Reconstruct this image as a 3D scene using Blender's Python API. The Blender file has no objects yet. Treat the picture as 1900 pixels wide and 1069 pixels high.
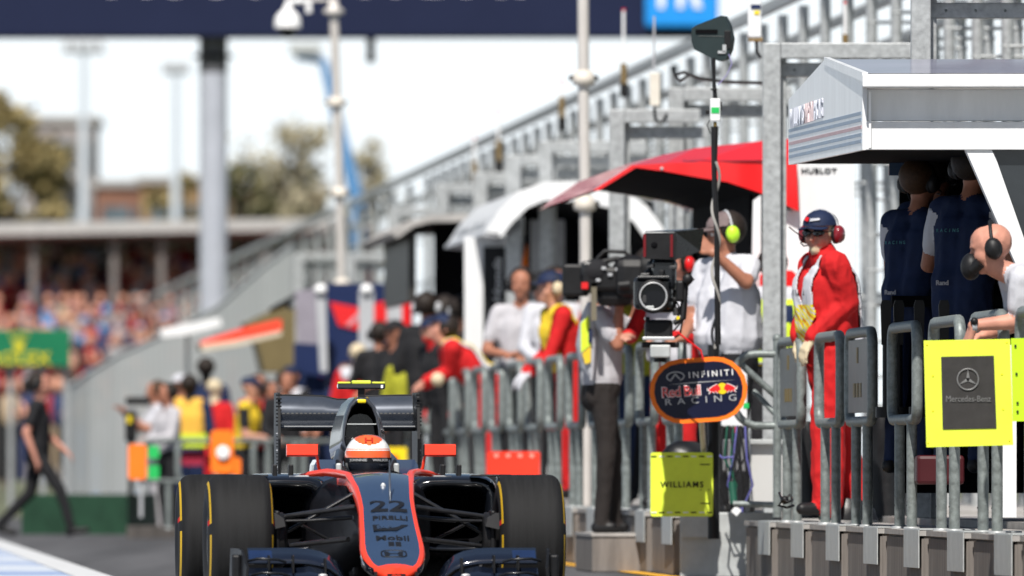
import bpy, bmesh, math, random
import numpy as np
from mathutils import Vector, Matrix, noise
random.seed(7)
R = math.radians
scene = bpy.context.scene
C = scene.collection

# ------------------------------------------------------------ camera, sky, sun
CH = 0.69                      # camera height
F = 21111.0                    # focal length in photo pixels (400 mm on 36 mm)
cam = bpy.data.cameras.new('camera')
cam.lens = 400; cam.sensor_width = 36; cam.shift_y = 335.5/1900
cam.clip_start = 1; cam.clip_end = 6000
cam.dof.use_dof = True; cam.dof.focus_distance = 61.5; cam.dof.aperture_fstop = 4.0
camo = bpy.data.objects.new('camera', cam); C.objects.link(camo)
camo.location = (0, 0, CH); camo.rotation_euler = (R(90), 0, 0)
scene.camera = camo

SUN_EL, SUN_AZ = 52, 10        # high behind the photographer, a little to the left
w = bpy.data.worlds.new('World'); scene.world = w; w.use_nodes = True
nt = w.node_tree
bg = nt.nodes['Background']
sky = nt.nodes.new('ShaderNodeTexSky'); sky.sky_type = 'NISHITA'; sky.sun_disc = False
sky.sun_elevation = R(SUN_EL); sky.sun_rotation = R(180+SUN_AZ)
sky.air_density = 1.0; sky.dust_density = 1.0; sky.ozone_density = 1.0
nt.links.new(sky.outputs[0], bg.inputs[0]); bg.inputs[1].default_value = 0.05
bg2 = nt.nodes.new('ShaderNodeBackground'); bg2.inputs[0].default_value = (.90, .965, 1, 1); bg2.inputs[1].default_value = .95   # bright haze cloud low in the sky
wtc = nt.nodes.new('ShaderNodeTexCoord'); wsp = nt.nodes.new('ShaderNodeSeparateXYZ'); nt.links.new(wtc.outputs['Generated'], wsp.inputs[0])
wmr = nt.nodes.new('ShaderNodeMapRange'); wmr.interpolation_type = 'SMOOTHSTEP'; wmr.inputs['From Min'].default_value = .045; wmr.inputs['From Max'].default_value = .12
wmr.inputs['To Min'].default_value = 1; wmr.inputs['To Max'].default_value = .015
wmx = nt.nodes.new('ShaderNodeMixShader'); nt.links.new(wsp.outputs[2], wmr.inputs[0]); nt.links.new(wmr.outputs[0], wmx.inputs[0])
nt.links.new(bg.outputs[0], wmx.inputs[1]); nt.links.new(bg2.outputs[0], wmx.inputs[2]); nt.links.new(wmx.outputs[0], nt.nodes['World Output'].inputs[0])
sl = bpy.data.lights.new('sun', 'SUN'); sl.energy = 5.0; sl.angle = R(0.6); sl.color = (1, .955, .89)
so = bpy.data.objects.new('sun', sl); C.objects.link(so)
ca, sa, ce, se = math.cos(R(SUN_AZ)), math.sin(R(SUN_AZ)), math.cos(R(SUN_EL)), math.sin(R(SUN_EL))
sdir = Vector((sa*ce, ca*ce, -se))       # direction the light travels
so.rotation_euler = sdir.to_track_quat('-Z', 'Y').to_euler()
so.location = (-10, 0, 40)
vs = scene.view_settings
vs.view_transform = 'Standard'; vs.look = 'None'; vs.exposure = 0.32; vs.gamma = 1

# ------------------------------------------------------------ mapping helpers
def P(px, py, Y): return Vector(((px-950)*Y/F, Y, CH+(870-py)*Y/F))
def WP(Y, off, z): return Vector((off-0.06395*Y, Y, z))          # along the pit wall
def YW(px, off): return F*off/(px+400)
TH = math.atan(0.06395)
U = Vector((-math.sin(TH), math.cos(TH), 0)); N = Vector((math.cos(TH), math.sin(TH), 0))
Z = Vector((0, 0, 1))

# ------------------------------------------------------------ materials
MATS = {}
def mat(name, col, rough=.5, metal=0, var=.12, scale=6, bump=0, bscale=40, coat=0, spec=.3, alpha=None, stretch=None):
    if name in MATS: return MATS[name]
    m = bpy.data.materials.new(name); m.use_nodes = True
    t = m.node_tree; b = t.nodes['Principled BSDF']
    tc = t.nodes.new('ShaderNodeTexCoord')
    src = tc.outputs['Object']
    if stretch:
        mp = t.nodes.new('ShaderNodeMapping'); mp.inputs['Scale'].default_value = stretch
        t.links.new(src, mp.inputs[0]); src = mp.outputs[0]
    n = t.nodes.new('ShaderNodeTexNoise'); n.inputs['Scale'].default_value = scale; n.inputs['Detail'].default_value = 6
    n.inputs['Roughness'].default_value = .65
    t.links.new(src, n.inputs['Vector'])
    rp = t.nodes.new('ShaderNodeValToRGB')
    rp.color_ramp.elements[0].position = .3; rp.color_ramp.elements[1].position = .7
    rp.color_ramp.elements[0].color = tuple(max(0, c*(1-var)) for c in col)+(1,)
    rp.color_ramp.elements[1].color = tuple(min(1, c*(1+var)) for c in col)+(1,)
    t.links.new(n.outputs[0], rp.inputs[0]); t.links.new(rp.outputs[0], b.inputs['Base Color'])
    mr = t.nodes.new('ShaderNodeMapRange'); mr.inputs['To Min'].default_value = max(0.02, rough*.85); mr.inputs['To Max'].default_value = min(1, rough*1.15)
    t.links.new(n.outputs[0], mr.inputs[0]); t.links.new(mr.outputs[0], b.inputs['Roughness'])
    b.inputs['Metallic'].default_value = metal
    b.inputs['Specular IOR Level'].default_value = spec
    b.inputs['Coat Weight'].default_value = coat; b.inputs['Coat Roughness'].default_value = .06
    if bump:
        n2 = t.nodes.new('ShaderNodeTexNoise'); n2.inputs['Scale'].default_value = bscale; n2.inputs['Detail'].default_value = 4
        t.links.new(src, n2.inputs['Vector'])
        bp = t.nodes.new('ShaderNodeBump'); bp.inputs['Strength'].default_value = bump; bp.inputs['Distance'].default_value = .01
        t.links.new(n2.outputs[0], bp.inputs['Height']); t.links.new(bp.outputs[0], b.inputs['Normal'])
    if alpha is not None: b.inputs['Alpha'].default_value = alpha
    MATS[name] = m; return m

def srgb(r, g, b):
    f = lambda c: (c/255/12.92) if c <= 10 else ((c/255+.055)/1.055)**2.4
    return (f(r), f(g), f(b))

galv = mat('galvanised steel', (.38, .395, .4), .5, .3, .25, 22, .12, 60)
galv2 = mat('old galvanised tube', (.2, .225, .22), .5, .3, .35, 26, .15, 70)
galvp = mat('galvanised plate', (.43, .45, .45), .55, .2, .13, 9, .05, 40)
steel = mat('pale pole paint', (.55, .52, .49), .45, .1, .08, 3)
white = mat('white panel', (.72, .73, .74), .4, 0, .09, 1.6, coat=.2, stretch=(3, 3, .6))
whitem = mat('white marking', (.8, .8, .8), .5, 0, .03)
greyp = mat('grey panel', (.42, .43, .45), .45, 0, .08, 3)
black = mat('black plastic', (.009, .009, .01), .5, 0, .3, 10, spec=.3)
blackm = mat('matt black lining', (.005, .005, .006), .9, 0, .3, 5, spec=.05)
rubber = mat('rubber', (.010, .010, .0105), .75, 0, .45, 9, .15, 60, spec=.25, stretch=(4, .3, .3))
blackgloss = mat('gloss black paint', (.006, .0075, .011), .14, 0, .2, 8, coat=1)
mattc = mat('matt carbon', (.007, .0075, .009), .5, 0, .3, 30, spec=.25)
armc = mat('arm carbon', (.022, .022, .024), .3, .2, .3, 20, coat=.3)
carbon = mat('dark carbon', (.008, .009, .011), .28, 0, .35, 30, .05, 200, coat=.4)
wingsil = mat('dark silver wing', (.06, .07, .09), .35, .3, .15, 12, coat=.5)
cblue = mat('slate blue paint', (.034, .064, .13), .22, .2, .06, 5, coat=1)
corange = mat('fluorescent red orange', (.86, .055, .022), .3, 0, .04, 5, coat=.4)
redp = mat('red panel', (.68, .012, .014), .28, 0, .04, 2, coat=.3)
navyp = mat('navy panel', (.012, .022, .075), .35, 0, .08, 3)
lime = mat('fluorescent lime board', (.72, .86, .065), .42, 0, .07, 7, .03, 30)
ink = mat('dark ink', (.008, .009, .012), .5, 0, .1)
boardgrey = mat('slate board', (.035, .033, .032), .55, 0, .2, 14)
silver = mat('silver ink', (.5, .51, .52), .4, .3, .05)
orangep = mat('orange paint', (.95, .2, .015), .45, 0, .03)
greenp = mat('green paint', (.02, .45, .1), .5, 0, .03)
yellowp = mat('yellow paint', (.8, .6, .01), .5, 0, .05)
glass = mat('tinted window', (.022, .026, .03), .12, 0, .3, 3, coat=.3)
lensg = mat('lens glass', (.004, .004, .006), .15, 0, .3, 3, spec=.3)
skin = mat('skin', (.52, .26, .18), .5, 0, .1, 14, .05, 80)
skint = mat('tanned skin', (.34, .145, .09), .5, 0, .2, 10, .05, 80)
skinp = mat('pink skin', (.5, .235, .17), .5, 0, .22, 9, .05, 80)
cred = mat('red cloth', (.5, .011, .013), .85, 0, .1, 8, .3, 26)
cwhite = mat('white cloth', (.5, .505, .545), .85, 0, .05, 8, .25, 24)
cgrey = mat('pale grey cloth', (.43, .42, .445), .85, 0, .06, 8, .25, 24)
cblack = mat('black cloth', (.012, .012, .014), .85, 0, .2, 8, .3, 24)
ctrou = mat('charcoal cloth', (.022, .018, .017), .85, 0, .2, 8, .3, 24)
cnavy = mat('navy cloth', (.008, .018, .06), .8, 0, .15, 8, .3, 24)
cyel = mat('yellow cloth', (.75, .52, .03), .8, 0, .05, 8, .2, 24)
clime = mat('lime cloth', (.6, .75, .04), .8, 0, .05, 8, .2, 24)
ccream = mat('cream cloth', (.6, .5, .34), .85, 0, .06, 8, .2, 40)
corg = mat('orange cloth', (.85, .2, .04), .8, 0, .05)
hair = mat('dark hair', (.018, .012, .009), .6, 0, .3, 40, .3, 120)
hairb = mat('brown hair', (.06, .03, .015), .6, 0, .3, 40, .3, 120)
shoe = mat('black shoe', (.01, .01, .011), .5)
conc = mat('weathered concrete', (.19, .17, .155), .85, 0, .3, 3, .3, 30, stretch=(3, 3, .4))
concl = mat('pale concrete', (.36, .345, .33), .85, 0, .18, 6, .25, 40)
grim = mat('headset maroon', (.19, .012, .02), .3, 0, .1, coat=.5)
gold = mat('faded gold print', (.16, .11, .02), .5)

# ------------------------------------------------------------ mesh builder
class MB:
    def __init__(s): s.v = []; s.f = []; s.m = []; s.mats = []; s.sm = []
    def mi(s, m):
        if m not in s.mats: s.mats.append(m)
        return s.mats.index(m)
    def add(s, vs_, fs, m, smooth=False):
        o = len(s.v); k = s.mi(m)
        s.v += [tuple(v) for v in vs_]
        for f in fs: s.f.append(tuple(i+o for i in f)); s.m.append(k); s.sm.append(smooth)
        return s
    def box(s, c, size, m, rz=0, bev=0, rx=0, ry=0):
        bm = bmesh.new(); bmesh.ops.create_cube(bm, size=1)
        for v in bm.verts: v.co = Vector((v.co.x*size[0], v.co.y*size[1], v.co.z*size[2]))
        if bev: bmesh.ops.bevel(bm, geom=bm.edges[:], offset=min(bev, min(size)*.45), segments=2, affect='EDGES', profile=.5)
        M = Matrix.Translation(c) @ Matrix.Rotation(rz, 4, 'Z') @ Matrix.Rotation(ry, 4, 'Y') @ Matrix.Rotation(rx, 4, 'X')
        return s.bm(bm, m, M)
    def bm(s, bm, m, M=None, smooth=False):
        if M is not None: bm.transform(M)
        bm.verts.index_update()
        s.add([v.co.copy() for v in bm.verts], [[v.index for v in f.verts] for f in bm.faces], m, smooth); bm.free(); return s
    def tube(s, pts, r, m, seg=10, cap=True, closed=False):
        pts = [Vector(p) for p in pts]; n = len(pts)
        rs = r if isinstance(r, (list, tuple)) else [r]*n
        vs_, fs = [], []; ref = None
        for i, p in enumerate(pts):
            if closed: d = pts[(i+1) % n]-pts[i-1]
            else: d = pts[min(i+1, n-1)]-pts[max(i-1, 0)]
            d.normalize()
            if ref is None: ref = Vector((0, 0, 1)) if abs(d.z) < .9 else Vector((1, 0, 0))
            a = ref-d*ref.dot(d)
            if a.length < 1e-5: a = d.orthogonal()
            a.normalize(); b = d.cross(a); ref = a
            for k in range(seg):
                t = 2*math.pi*k/seg; vs_.append(p+(a*math.cos(t)+b*math.sin(t))*rs[i])
        q = n if closed else n-1
        for i in range(q):
            j = (i+1) % n
            for k in range(seg):
                l = (k+1) % seg; fs.append((i*seg+k, i*seg+l, j*seg+l, j*seg+k))
        s.add(vs_, fs, m, True)
        if cap and not closed: s.add(vs_[:seg], [tuple(range(seg))[::-1]], m); s.add(vs_[-seg:], [tuple(range(seg))], m)
        return s
    def prism(s, near, d, m, mside=None):
        """polygon near (Vectors) pushed by vector d"""
        n = len(near); near = [Vector(p) for p in near]
        far = [p+Vector(d) for p in near]
        s.add(near, [tuple(range(n))], m); s.add(far, [tuple(range(n))[::-1]], m)
        vs_ = near+far
        s.add(vs_, [(i, (i+1) % n, n+(i+1) % n, n+i) for i in range(n)], mside or m); return s
    def loft(s, rings, m, closed=True, cap0=True, cap1=True, smooth=True, fm=None):
        n = len(rings[0]); vs_ = [Vector(p) for r_ in rings for p in r_]
        q = n if closed else n-1
        base = len(s.v); s.v += [tuple(v) for v in vs_]
        for i in range(len(rings)-1):
            for k in range(q):
                l = (k+1) % n; mm = fm(i, k) if fm else m
                s.f.append((base+i*n+k, base+i*n+l, base+(i+1)*n+l, base+(i+1)*n+k)); s.m.append(s.mi(mm)); s.sm.append(smooth)
        if cap0: s.add(rings[0], [tuple(range(n))[::-1]], fm(0, 0) if fm else m)
        if cap1: s.add(rings[-1], [tuple(range(n))], fm(len(rings)-2, 0) if fm else m)
        return s
    def lathe(s, prof, m, M=None, seg=24, fm=None, cap=True):
        """prof: (r, z) about local z"""
        rings = [[(r*math.cos(2*math.pi*k/seg), r*math.sin(2*math.pi*k/seg), z) for k in range(seg)] for r, z in prof]
        if M is not None: rings = [[M @ Vector(p) for p in r] for r in rings]
        return s.loft(rings, m, fm=fm, cap0=cap and prof[0][0] > 1e-4, cap1=cap and prof[-1][0] > 1e-4)
    def ball(s, c, r, m, sx=1, sy=1, sz=1, M=None, seg=14):
        bm = bmesh.new(); bmesh.ops.create_uvsphere(bm, u_segments=seg, v_segments=max(6, seg*2//3), radius=r)
        MM = Matrix.Translation(c) @ (M if M is not None else Matrix()) @ Matrix.Diagonal((sx, sy, sz, 1))
        return s.bm(bm, m, MM, True)
    def text(s, key, m, M):
        v, f = TXT[key]; return s.add([M @ Vector(p) for p in v], f, m)
    def build(s, name, parent=None, label=None, cat=None, group=None, kind=None, split=True):
        me = bpy.data.meshes.new(name)
        if parent is None:
            a = np.array(s.v); o = Vector(((a[:, 0].min()+a[:, 0].max())/2, (a[:, 1].min()+a[:, 1].max())/2, a[:, 2].min()))
        else:
            t = parent
            while t.parent: t = t.parent
            o = t.location.copy()
        me.from_pydata([(v[0]-o.x, v[1]-o.y, v[2]-o.z) for v in s.v], [], s.f)
        for m in s.mats: me.materials.append(m)
        me.polygons.foreach_set('material_index', s.m); me.polygons.foreach_set('use_smooth', s.sm)
        me.update()
        ob = bpy.data.objects.new(name, me); C.objects.link(ob)
        if parent is None: ob.location = o
        else: ob.parent = parent
        tag(ob, label, cat, group, kind); return ob

def tag(o, label=None, cat=None, group=None, kind=None):
    if label: o['label'] = label
    if cat: o['category'] = cat
    if group: o['group'] = group
    if kind: o['kind'] = kind
    return o
def thing(name, label, cat, loc=(0, 0, 0), group=None):
    o = bpy.data.objects.new(name, None); C.objects.link(o); o.location = loc; o.empty_display_size = .2
    return tag(o, label, cat, group)
def dup(root, loc, rz, label=None):
    def cp(o, par):
        c = o.copy(); C.objects.link(c)
        if par: c.parent = par
        for ch in list(o.children): cp(ch, c)
        return c
    r = cp(root, None); r.location = loc; r.rotation_euler = (0, 0, rz)
    if label: r['label'] = label
    return r

TXT = {}
def mktext(key, body, size=1, align='CENTER', bold=0, space=1, ext=.004, shear=0):
    cu = bpy.data.curves.new('t', 'FONT'); cu.body = body; cu.size = size; cu.align_x = align; cu.align_y = 'CENTER'
    cu.offset = bold; cu.space_character = space; cu.extrude = ext; cu.resolution_u = 3; cu.shear = shear
    ob = bpy.data.objects.new('t', cu); C.objects.link(ob)
    dg = bpy.context.evaluated_depsgraph_get(); ev = ob.evaluated_get(dg)
    me = ev.to_mesh()
    v = [p.co.copy() for p in me.vertices]; f = [tuple(p.vertices) for p in me.polygons]
    a = np.array([tuple(q) for q in v]); c = (a.min(0)+a.max(0))/2; d = a.max(0)-a.min(0)
    TXT[key] = ([Vector(((q.x-c[0])/d[0], (q.y-c[1])/d[1], q.z)) for q in v], f)     # unit width and height
    ev.to_mesh_clear(); bpy.data.objects.remove(ob); bpy.data.curves.remove(cu)
for k, b, kw in [('22', '22', dict(bold=.015)), ('pirelli', 'PIRELLI', dict(bold=.02)), ('sap', 'SAP', dict(bold=.0)), ('mobil', 'Mobil', dict(bold=.015)), ('one', '1', dict(bold=.03)),
                 ('infiniti', 'INFINITI', dict(bold=.015, space=1.5)), ('redbull', 'Red Bull', dict(bold=.0, space=.88)), ('redbullw', 'Red Bull', dict(bold=.03, space=.88)), ('racing', 'RACING', dict(space=1.9)),
                 ('williams', 'WILLIAMS', dict(bold=.012, space=1.25)), ('mb', 'Mercedes-Benz', dict()), ('hublot', 'HUBLOT', dict(bold=.03, space=1.1)),
                 ('wmr1', 'WILLIAMS', dict(bold=.01)), ('wmr2', 'MARTINI', dict(bold=.01)), ('wmr3', 'RACING', dict(bold=.01)), ('rolex', 'ROLEX', dict(bold=.02, space=1.1)),
                 ('visor', 'JOHNNIE    WALKER', dict(bold=.02)), ('ai', 'ACCELERATI', dict(bold=.03, space=1.05)), ('fr', 'FR', dict(bold=.03)), ('hnda', 'H', dict(bold=.02)),
                 ('mclhonda', 'McLaren Honda', dict(bold=.02, shear=.2)), ('rand', 'Rand', dict(bold=.02)), ('rf', 'RF', dict(bold=.02)), ('racingw', 'RACING', dict(bold=.02)), ('gp', 'ACCOMMODAT', dict(bold=.03)), ('f15', '2015', dict(bold=.02))]:
    mktext(k, b, **kw)
def facecam(c, wd, ht, rz=0, roll=0):
    """matrix putting unit text upright, facing the camera (-y), centre c"""
    return Matrix.Translation(c) @ Matrix.Rotation(rz, 4, 'Z') @ Matrix.Rotation(R(90), 4, 'X') @ Matrix.Rotation(roll, 4, 'Z') @ Matrix.Diagonal((wd, ht, 1, 1))
# ------------------------------------------------------------ people
def capsule(bm, a, b, r0, r1, seg=10):
    a = Vector(a); b = Vector(b); d = b-a
    L = d.length
    if L < 1e-5: d = Vector((0, 0, 1)); b = a+d*1e-4
    d.normalize(); u = d.orthogonal().normalized(); v = d.cross(u)
    prof = []
    for i in range(1, 5): t = math.pi/2*i/4; prof.append((a-d*r0*math.cos(t), r0*math.sin(t)))
    for i in range(4): t = math.pi/2*i/4; prof.append((b+d*r1*math.sin(t), r1*math.cos(t)))
    rings = [[bm.verts.new(c+(u*math.cos(2*math.pi*k/seg)+v*math.sin(2*math.pi*k/seg))*r) for k in range(seg)] for c, r in prof]
    p0 = bm.verts.new(a-d*r0); p1 = bm.verts.new(b+d*r1)
    for i in range(len(rings)-1):
        for k in range(seg): bm.faces.new((rings[i][k], rings[i][(k+1) % seg], rings[i+1][(k+1) % seg], rings[i+1][k]))
    for k in range(seg):
        bm.faces.new((p0, rings[0][(k+1) % seg], rings[0][k])); bm.faces.new((p1, rings[-1][k], rings[-1][(k+1) % seg]))

def hand(cones, wr, el, side, m, dirv=None, across=None, curl=.5, sc=1, tagn='hand'):
    d = (Vector(dirv) if dirv else (wr-el)).normalized()
    n = Vector(across) if across else Vector((side, .3, 0))
    n = (n-d*n.dot(d)); n = n.normalized() if n.length > 1e-3 else d.orthogonal().normalized()
    m_ = n.cross(d).normalized()*(1 if side > 0 else -1)
    kn = wr+d*.088*sc
    for q in (-.022, 0, .022): cones.append((wr+n*q*.7*sc, kn+n*q*sc, .019*sc, .016*sc, m, tagn))
    for q, ln in ((-.033, .8), (-.011, 1), (.011, .97), (.033, .75)):
        k0 = kn+n*q*sc*1.05
        a1 = curl*.7; a2 = curl*1.7; d1 = d*math.cos(a1)+m_*math.sin(a1); d2 = d*math.cos(a2)+m_*math.sin(a2)
        k1 = k0+d1*.045*ln*sc; k2 = k1+d2*.04*ln*sc
        cones.append((k0, k1, .0098*sc, .009*sc, m, tagn)); cones.append((k1, k2, .009*sc, .0078*sc, m, tagn))
    t0 = wr+d*.03*sc-n*.022*sc; t1 = t0+(d*.6-n*.75+m_*.25).normalized()*.042*sc; t2 = t1+(d*.9-n*.1+m_*.35).normalized()*.034*sc
    cones.append((t0, t1, .0135*sc, .0105*sc, m, tagn)); cones.append((t1, t2, .0105*sc, .0085*sc, m, tagn))

def rot_about(p, c, M): return c+M @ (p-c)
def person(label, loc, yaw=0, H=1.78, vox=.018, shirt=cred, trousers=cblack, sk=skin, sleeve='long', glove=None, shoes=shoe, J=None, lean=0, twist=0, hyaw=0, hpitch=0, hroll=0,
           handL=None, handR=None, wide=1.0, belly=0, facemat=None, neckmat=None, group=None, cap=None, capyaw=0, headset=None, hairm=None, glasses=False, vest=None, sleevem=None, name='person', extra=None, parts=None, noseout=1, legs=True, baggy=1.0, bagleg=None, fold=.010, eyes=True, neckdrop=0, neckr=1):
    """person faces local -y; +x is the person's left"""
    k = H/1.78; bagleg = bagleg or baggy
    D = dict(pel=(0, 0, .96), waist=(0, 0, 1.08), chest=(0, 0, 1.3), neck=(0, .01, 1.46), top=(0, -.01, 1.555),
             shL=(.185*wide, 0, 1.425), shR=(-.185*wide, 0, 1.425), elL=(.25*wide, .03, 1.14), elR=(-.25*wide, .03, 1.14), wrL=(.26*wide, -.06, .9), wrR=(-.26*wide, -.06, .9),
             hipL=(.09, 0, .93), hipR=(-.09, 0, .93), knL=(.105, -.02, .5), knR=(-.105, -.02, .5), anL=(.11, .03, .085), anR=(-.11, .03, .085), toL=(.14, -.13, .045), toR=(-.14, -.13, .045))
    D = {a: Vector(b) for a, b in D.items()}
    LM = Matrix.Rotation(twist, 3, 'Z') @ Matrix.Rotation(lean, 3, 'X')     # lean>0 tips the trunk towards -y
    piv = D['pel']; D['top'].z -= neckdrop
    for a in ('waist', 'chest', 'neck', 'top', 'shL', 'shR', 'elL', 'elR', 'wrL', 'wrR'): D[a] = rot_about(D[a], piv, LM)
    if J:
        for a, b in J.items(): D[a] = Vector(b)
    ax = (LM @ Vector((1, 0, 0))); fw = LM @ Vector((0, -1, 0))
    co = []
    def add(a, b, r0, r1, m, t): co.append((Vector(a), Vector(b), r0, r1, m, t))
    w = wide
    pel, wa, ch, ne, tp = D['pel'], D['waist'], D['chest'], D['neck'], D['top']
    px_ = Vector((1, 0, 0))
    for s_ in (-1, 1):
        add(pel+px_*s_*.065*w, pel+px_*s_*.06*w+Vector((0, .02, -.06)), .118*w, .11*w, trousers, 'pelvis')
        add(wa+ax*s_*.06*w, ch+ax*s_*.075*w, .118*w+belly*.3, .125*w, shirt, 'torso')
        add(pel+px_*s_*.062*w+Vector((0, 0, .06)), wa+ax*s_*.062*w, .124*w, .12*w, shirt, 'torso')
        add(ch+ax*s_*.075*w, ne+ax*s_*.075*w-(ne-ch)*.28, .122*w, .085, shirt, 'torso')
        add(ne+ax*s_*.03-(ne-ch)*.15, D['shL' if s_ > 0 else 'shR'], .065, .068, shirt, 'shoulder')
    if belly:
        for s_ in (-.05, .05): add(wa+fw*.05*belly/.1+ax*s_, wa+fw*.045*belly/.1+ax*s_+(ch-wa)*.35, .1+belly*.35, .105, shirt, 'torso')
    add(ne-(ne-ch)*.1, tp, .058*neckr, .055*neckr, neckmat or sk, 'neck')
    gm = glove or sk
    for s_, q in ((1, 'L'), (-1, 'R')):
        sh, el, wr = D['sh'+q], D['el'+q], D['wr'+q]
        sm_ = sleevem or shirt
        if sleeve == 'short':
            mid = sh+(el-sh)*.62
            add(sh, mid, .068, .066, sm_, 'shoulder'); add(sh+(el-sh)*.5, el, .052, .043, sk, 'arm'); add(el, wr, .044, .029, sk, 'arm')
        else:
            add(sh, el, .07*baggy, .056*baggy, sm_, 'sleeve'); add(el, wr, .056*baggy, .043*baggy, sm_, 'sleeve')
            add(wr-(wr-el)*.1, wr, .03, .03, gm, 'hand')
        hd = (handL if q == 'L' else handR) or {}
        hand(co, wr, el, s_, gm, sc=1.12 if glove else 1.0, **hd)
        if not legs: continue
        hp, kn, an, to = D['hip'+q], D['kn'+q], D['an'+q], D['to'+q]
        add(hp, kn, .093*w*bagleg**.6, .066*bagleg, trousers, 'leg'); add(kn, an, .066*bagleg, .052*bagleg**1.5, trousers, 'leg'); add(an, an+Vector((0, 0, -.02)), .048, .045, shoes, 'shoe')
        add(an+Vector((0, .03, -.04)), to, .043, .036, shoes, 'shoe')
    # head
    HM = Matrix.Rotation(hyaw, 3, 'Z') @ Matrix.Rotation(hpitch, 3, 'X') @ Matrix.Rotation(hroll, 3, 'Y')
    def h(x, y, z): return tp+HM @ Vector((x, y, z))
    fm_ = facemat or sk; sm2 = neckmat or sk
    add(h(0, .02, .12), h(0, .012, .112), .092, .09, sm2 if neckmat else sk, 'skull'); add(h(0, -.02, .125), h(0, -.015, .1), .081, .078, fm_, 'face')
    add(h(-.02, -.04, .06), h(.02, -.04, .06), .052, .052, fm_, 'face'); add(h(0, -.052, .015), h(0, -.06, .005), .042, .036, sm2 if neckmat else fm_, 'jaw')
    add(h(0, .0, .02), h(0, -.02, .03), .06, .06, sm2, 'jaw')
    if noseout: add(h(0, -.094, .09), h(0, -.112, .062), .011, .0155, fm_, 'nose')
    add(h(-.018, -.087, .034), h(.018, -.087, .034), .0125, .0125, fm_, 'face')
    for s_ in (-1, 1):
        add(h(s_*.088, .02, .1), h(s_*.09, .025, .07), .014, .012, sk, 'ear')
        add(h(s_*.018, -.092, .112), h(s_*.045, -.08, .112), .0125, .012, fm_, 'face'); add(h(s_*.04, -.066, .065), h(s_*.045, -.06, .06), .022, .02, fm_, 'face')
    if extra: extra(add, h, D)
    bm = bmesh.new()
    for a, b, r0, r1, m_, t in co: capsule(bm, a, b, r0, r1)
    me = bpy.data.meshes.new('tmp'); bm.to_mesh(me); bm.free()
    ob = bpy.data.objects.new('tmp', me); C.objects.link(ob)
    md = ob.modifiers.new('r', 'REMESH'); md.mode = 'VOXEL'; md.voxel_size = vox; md.use_smooth_shade = True
    s2 = ob.modifiers.new('s', 'SMOOTH'); s2.factor = .5; s2.iterations = 3 if vox > .012 else 4
    dg = bpy.context.evaluated_depsgraph_get(); dg.update()
    me2 = bpy.data.meshes.new_from_object(ob.evaluated_get(dg)); bpy.data.objects.remove(ob); bpy.data.meshes.remove(me)
    nv = len(me2.vertices); V = np.empty(nv*3); me2.vertices.foreach_get('co', V); V = V.reshape(-1, 3)
    NV = np.empty(nv*3); me2.vertices.foreach_get('normal', NV); NV = NV.reshape(-1, 3)
    best = np.full(nv, 9e9); idx = np.zeros(nv, int)
    for i, (a, b, r0, r1, m_, t) in enumerate(co):
        a_ = np.array(a); ab = np.array(b)-a_; L2 = max(1e-9, ab @ ab)
        tt = np.clip(((V-a_) @ ab)/L2, 0, 1); dd = np.linalg.norm(V-a_-tt[:, None]*ab, axis=1)-(r0+(r1-r0)*tt)
        bt = dd < best-1e-4; best[bt] = dd[bt]; idx[bt] = i
    mlist = []
    for c_ in co:
        if c_[4] not in mlist: mlist.append(c_[4])
    vm = np.array([mlist.index(c_[4]) for c_ in co])[idx]
    cloth = np.array([c_[5] in ('torso', 'shoulder', 'sleeve', 'leg', 'pelvis') for c_ in co])[idx]
    amp = fold
    for i in np.nonzero(cloth)[0]:
        p = Vector(V[i]*(8, 8, 5)); q = noise.noise(p)*.5+(.5-abs(noise.noise(p*1.7+Vector((7, 3, 1))))*2)*.4+noise.noise(p*3.1)*.25
        V[i] += NV[i]*amp*(q-.1)
    me2.vertices.foreach_set('co', V.reshape(-1))
    npoly = len(me2.polygons); ls = np.empty(npoly, int); me2.polygons.foreach_get('loop_start', ls)
    lv = np.empty(len(me2.loops), int); me2.loops.foreach_get('vertex_index', lv)
    fv = lv[ls]
    me2.materials.clear()
    for m_ in mlist: me2.materials.append(m_)
    me2.polygons.foreach_set('material_index', vm[fv].astype(np.int32)); me2.polygons.foreach_set('use_smooth', np.ones(npoly, bool)); me2.update()
    root = thing(name, label, 'person', loc, group); root.rotation_euler = (0, 0, yaw); root.scale = (k, k, k)
    body = bpy.data.objects.new('body', me2); C.objects.link(body); body.parent = root
    root_loc = root.location.copy(); root.location = (0, 0, 0)          # build children in local space
    HM4 = Matrix.Translation(tp) @ HM.to_4x4()
    if vest:
        tags = np.array([c_[5] in ('torso', 'shoulder') for c_ in co])[idx]
        sel = np.array([bool(tags[i]) and vest(V[i]) is not None for i in range(nv)])
        mb = MB(); remap = {}
        for p in me2.polygons:
            vv = list(p.vertices)
            if all(sel[i] for i in vv):
                for i in vv:
                    if i not in remap: remap[i] = len(mb.v); mb.v.append(tuple(V[i]+NV[i]*.016))
                mb.f.append(tuple(remap[i] for i in vv)); mb.m.append(mb.mi(vest(V[vv].mean(0)) or cwhite)); mb.sm.append(True)
        if mb.f: 
            vo = mb.build('vest', root); sd = vo.modifiers.new('thick', 'SOLIDIFY'); sd.thickness = .008; sd.offset = 0
    if hairm:
        mb = MB(); mb.ball((0, 0, 0), .106, hairm, 1, 1.06, 1.0, HM4 @ Matrix.Translation((0, .032, .124))); mb.build('hair', root)
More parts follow.
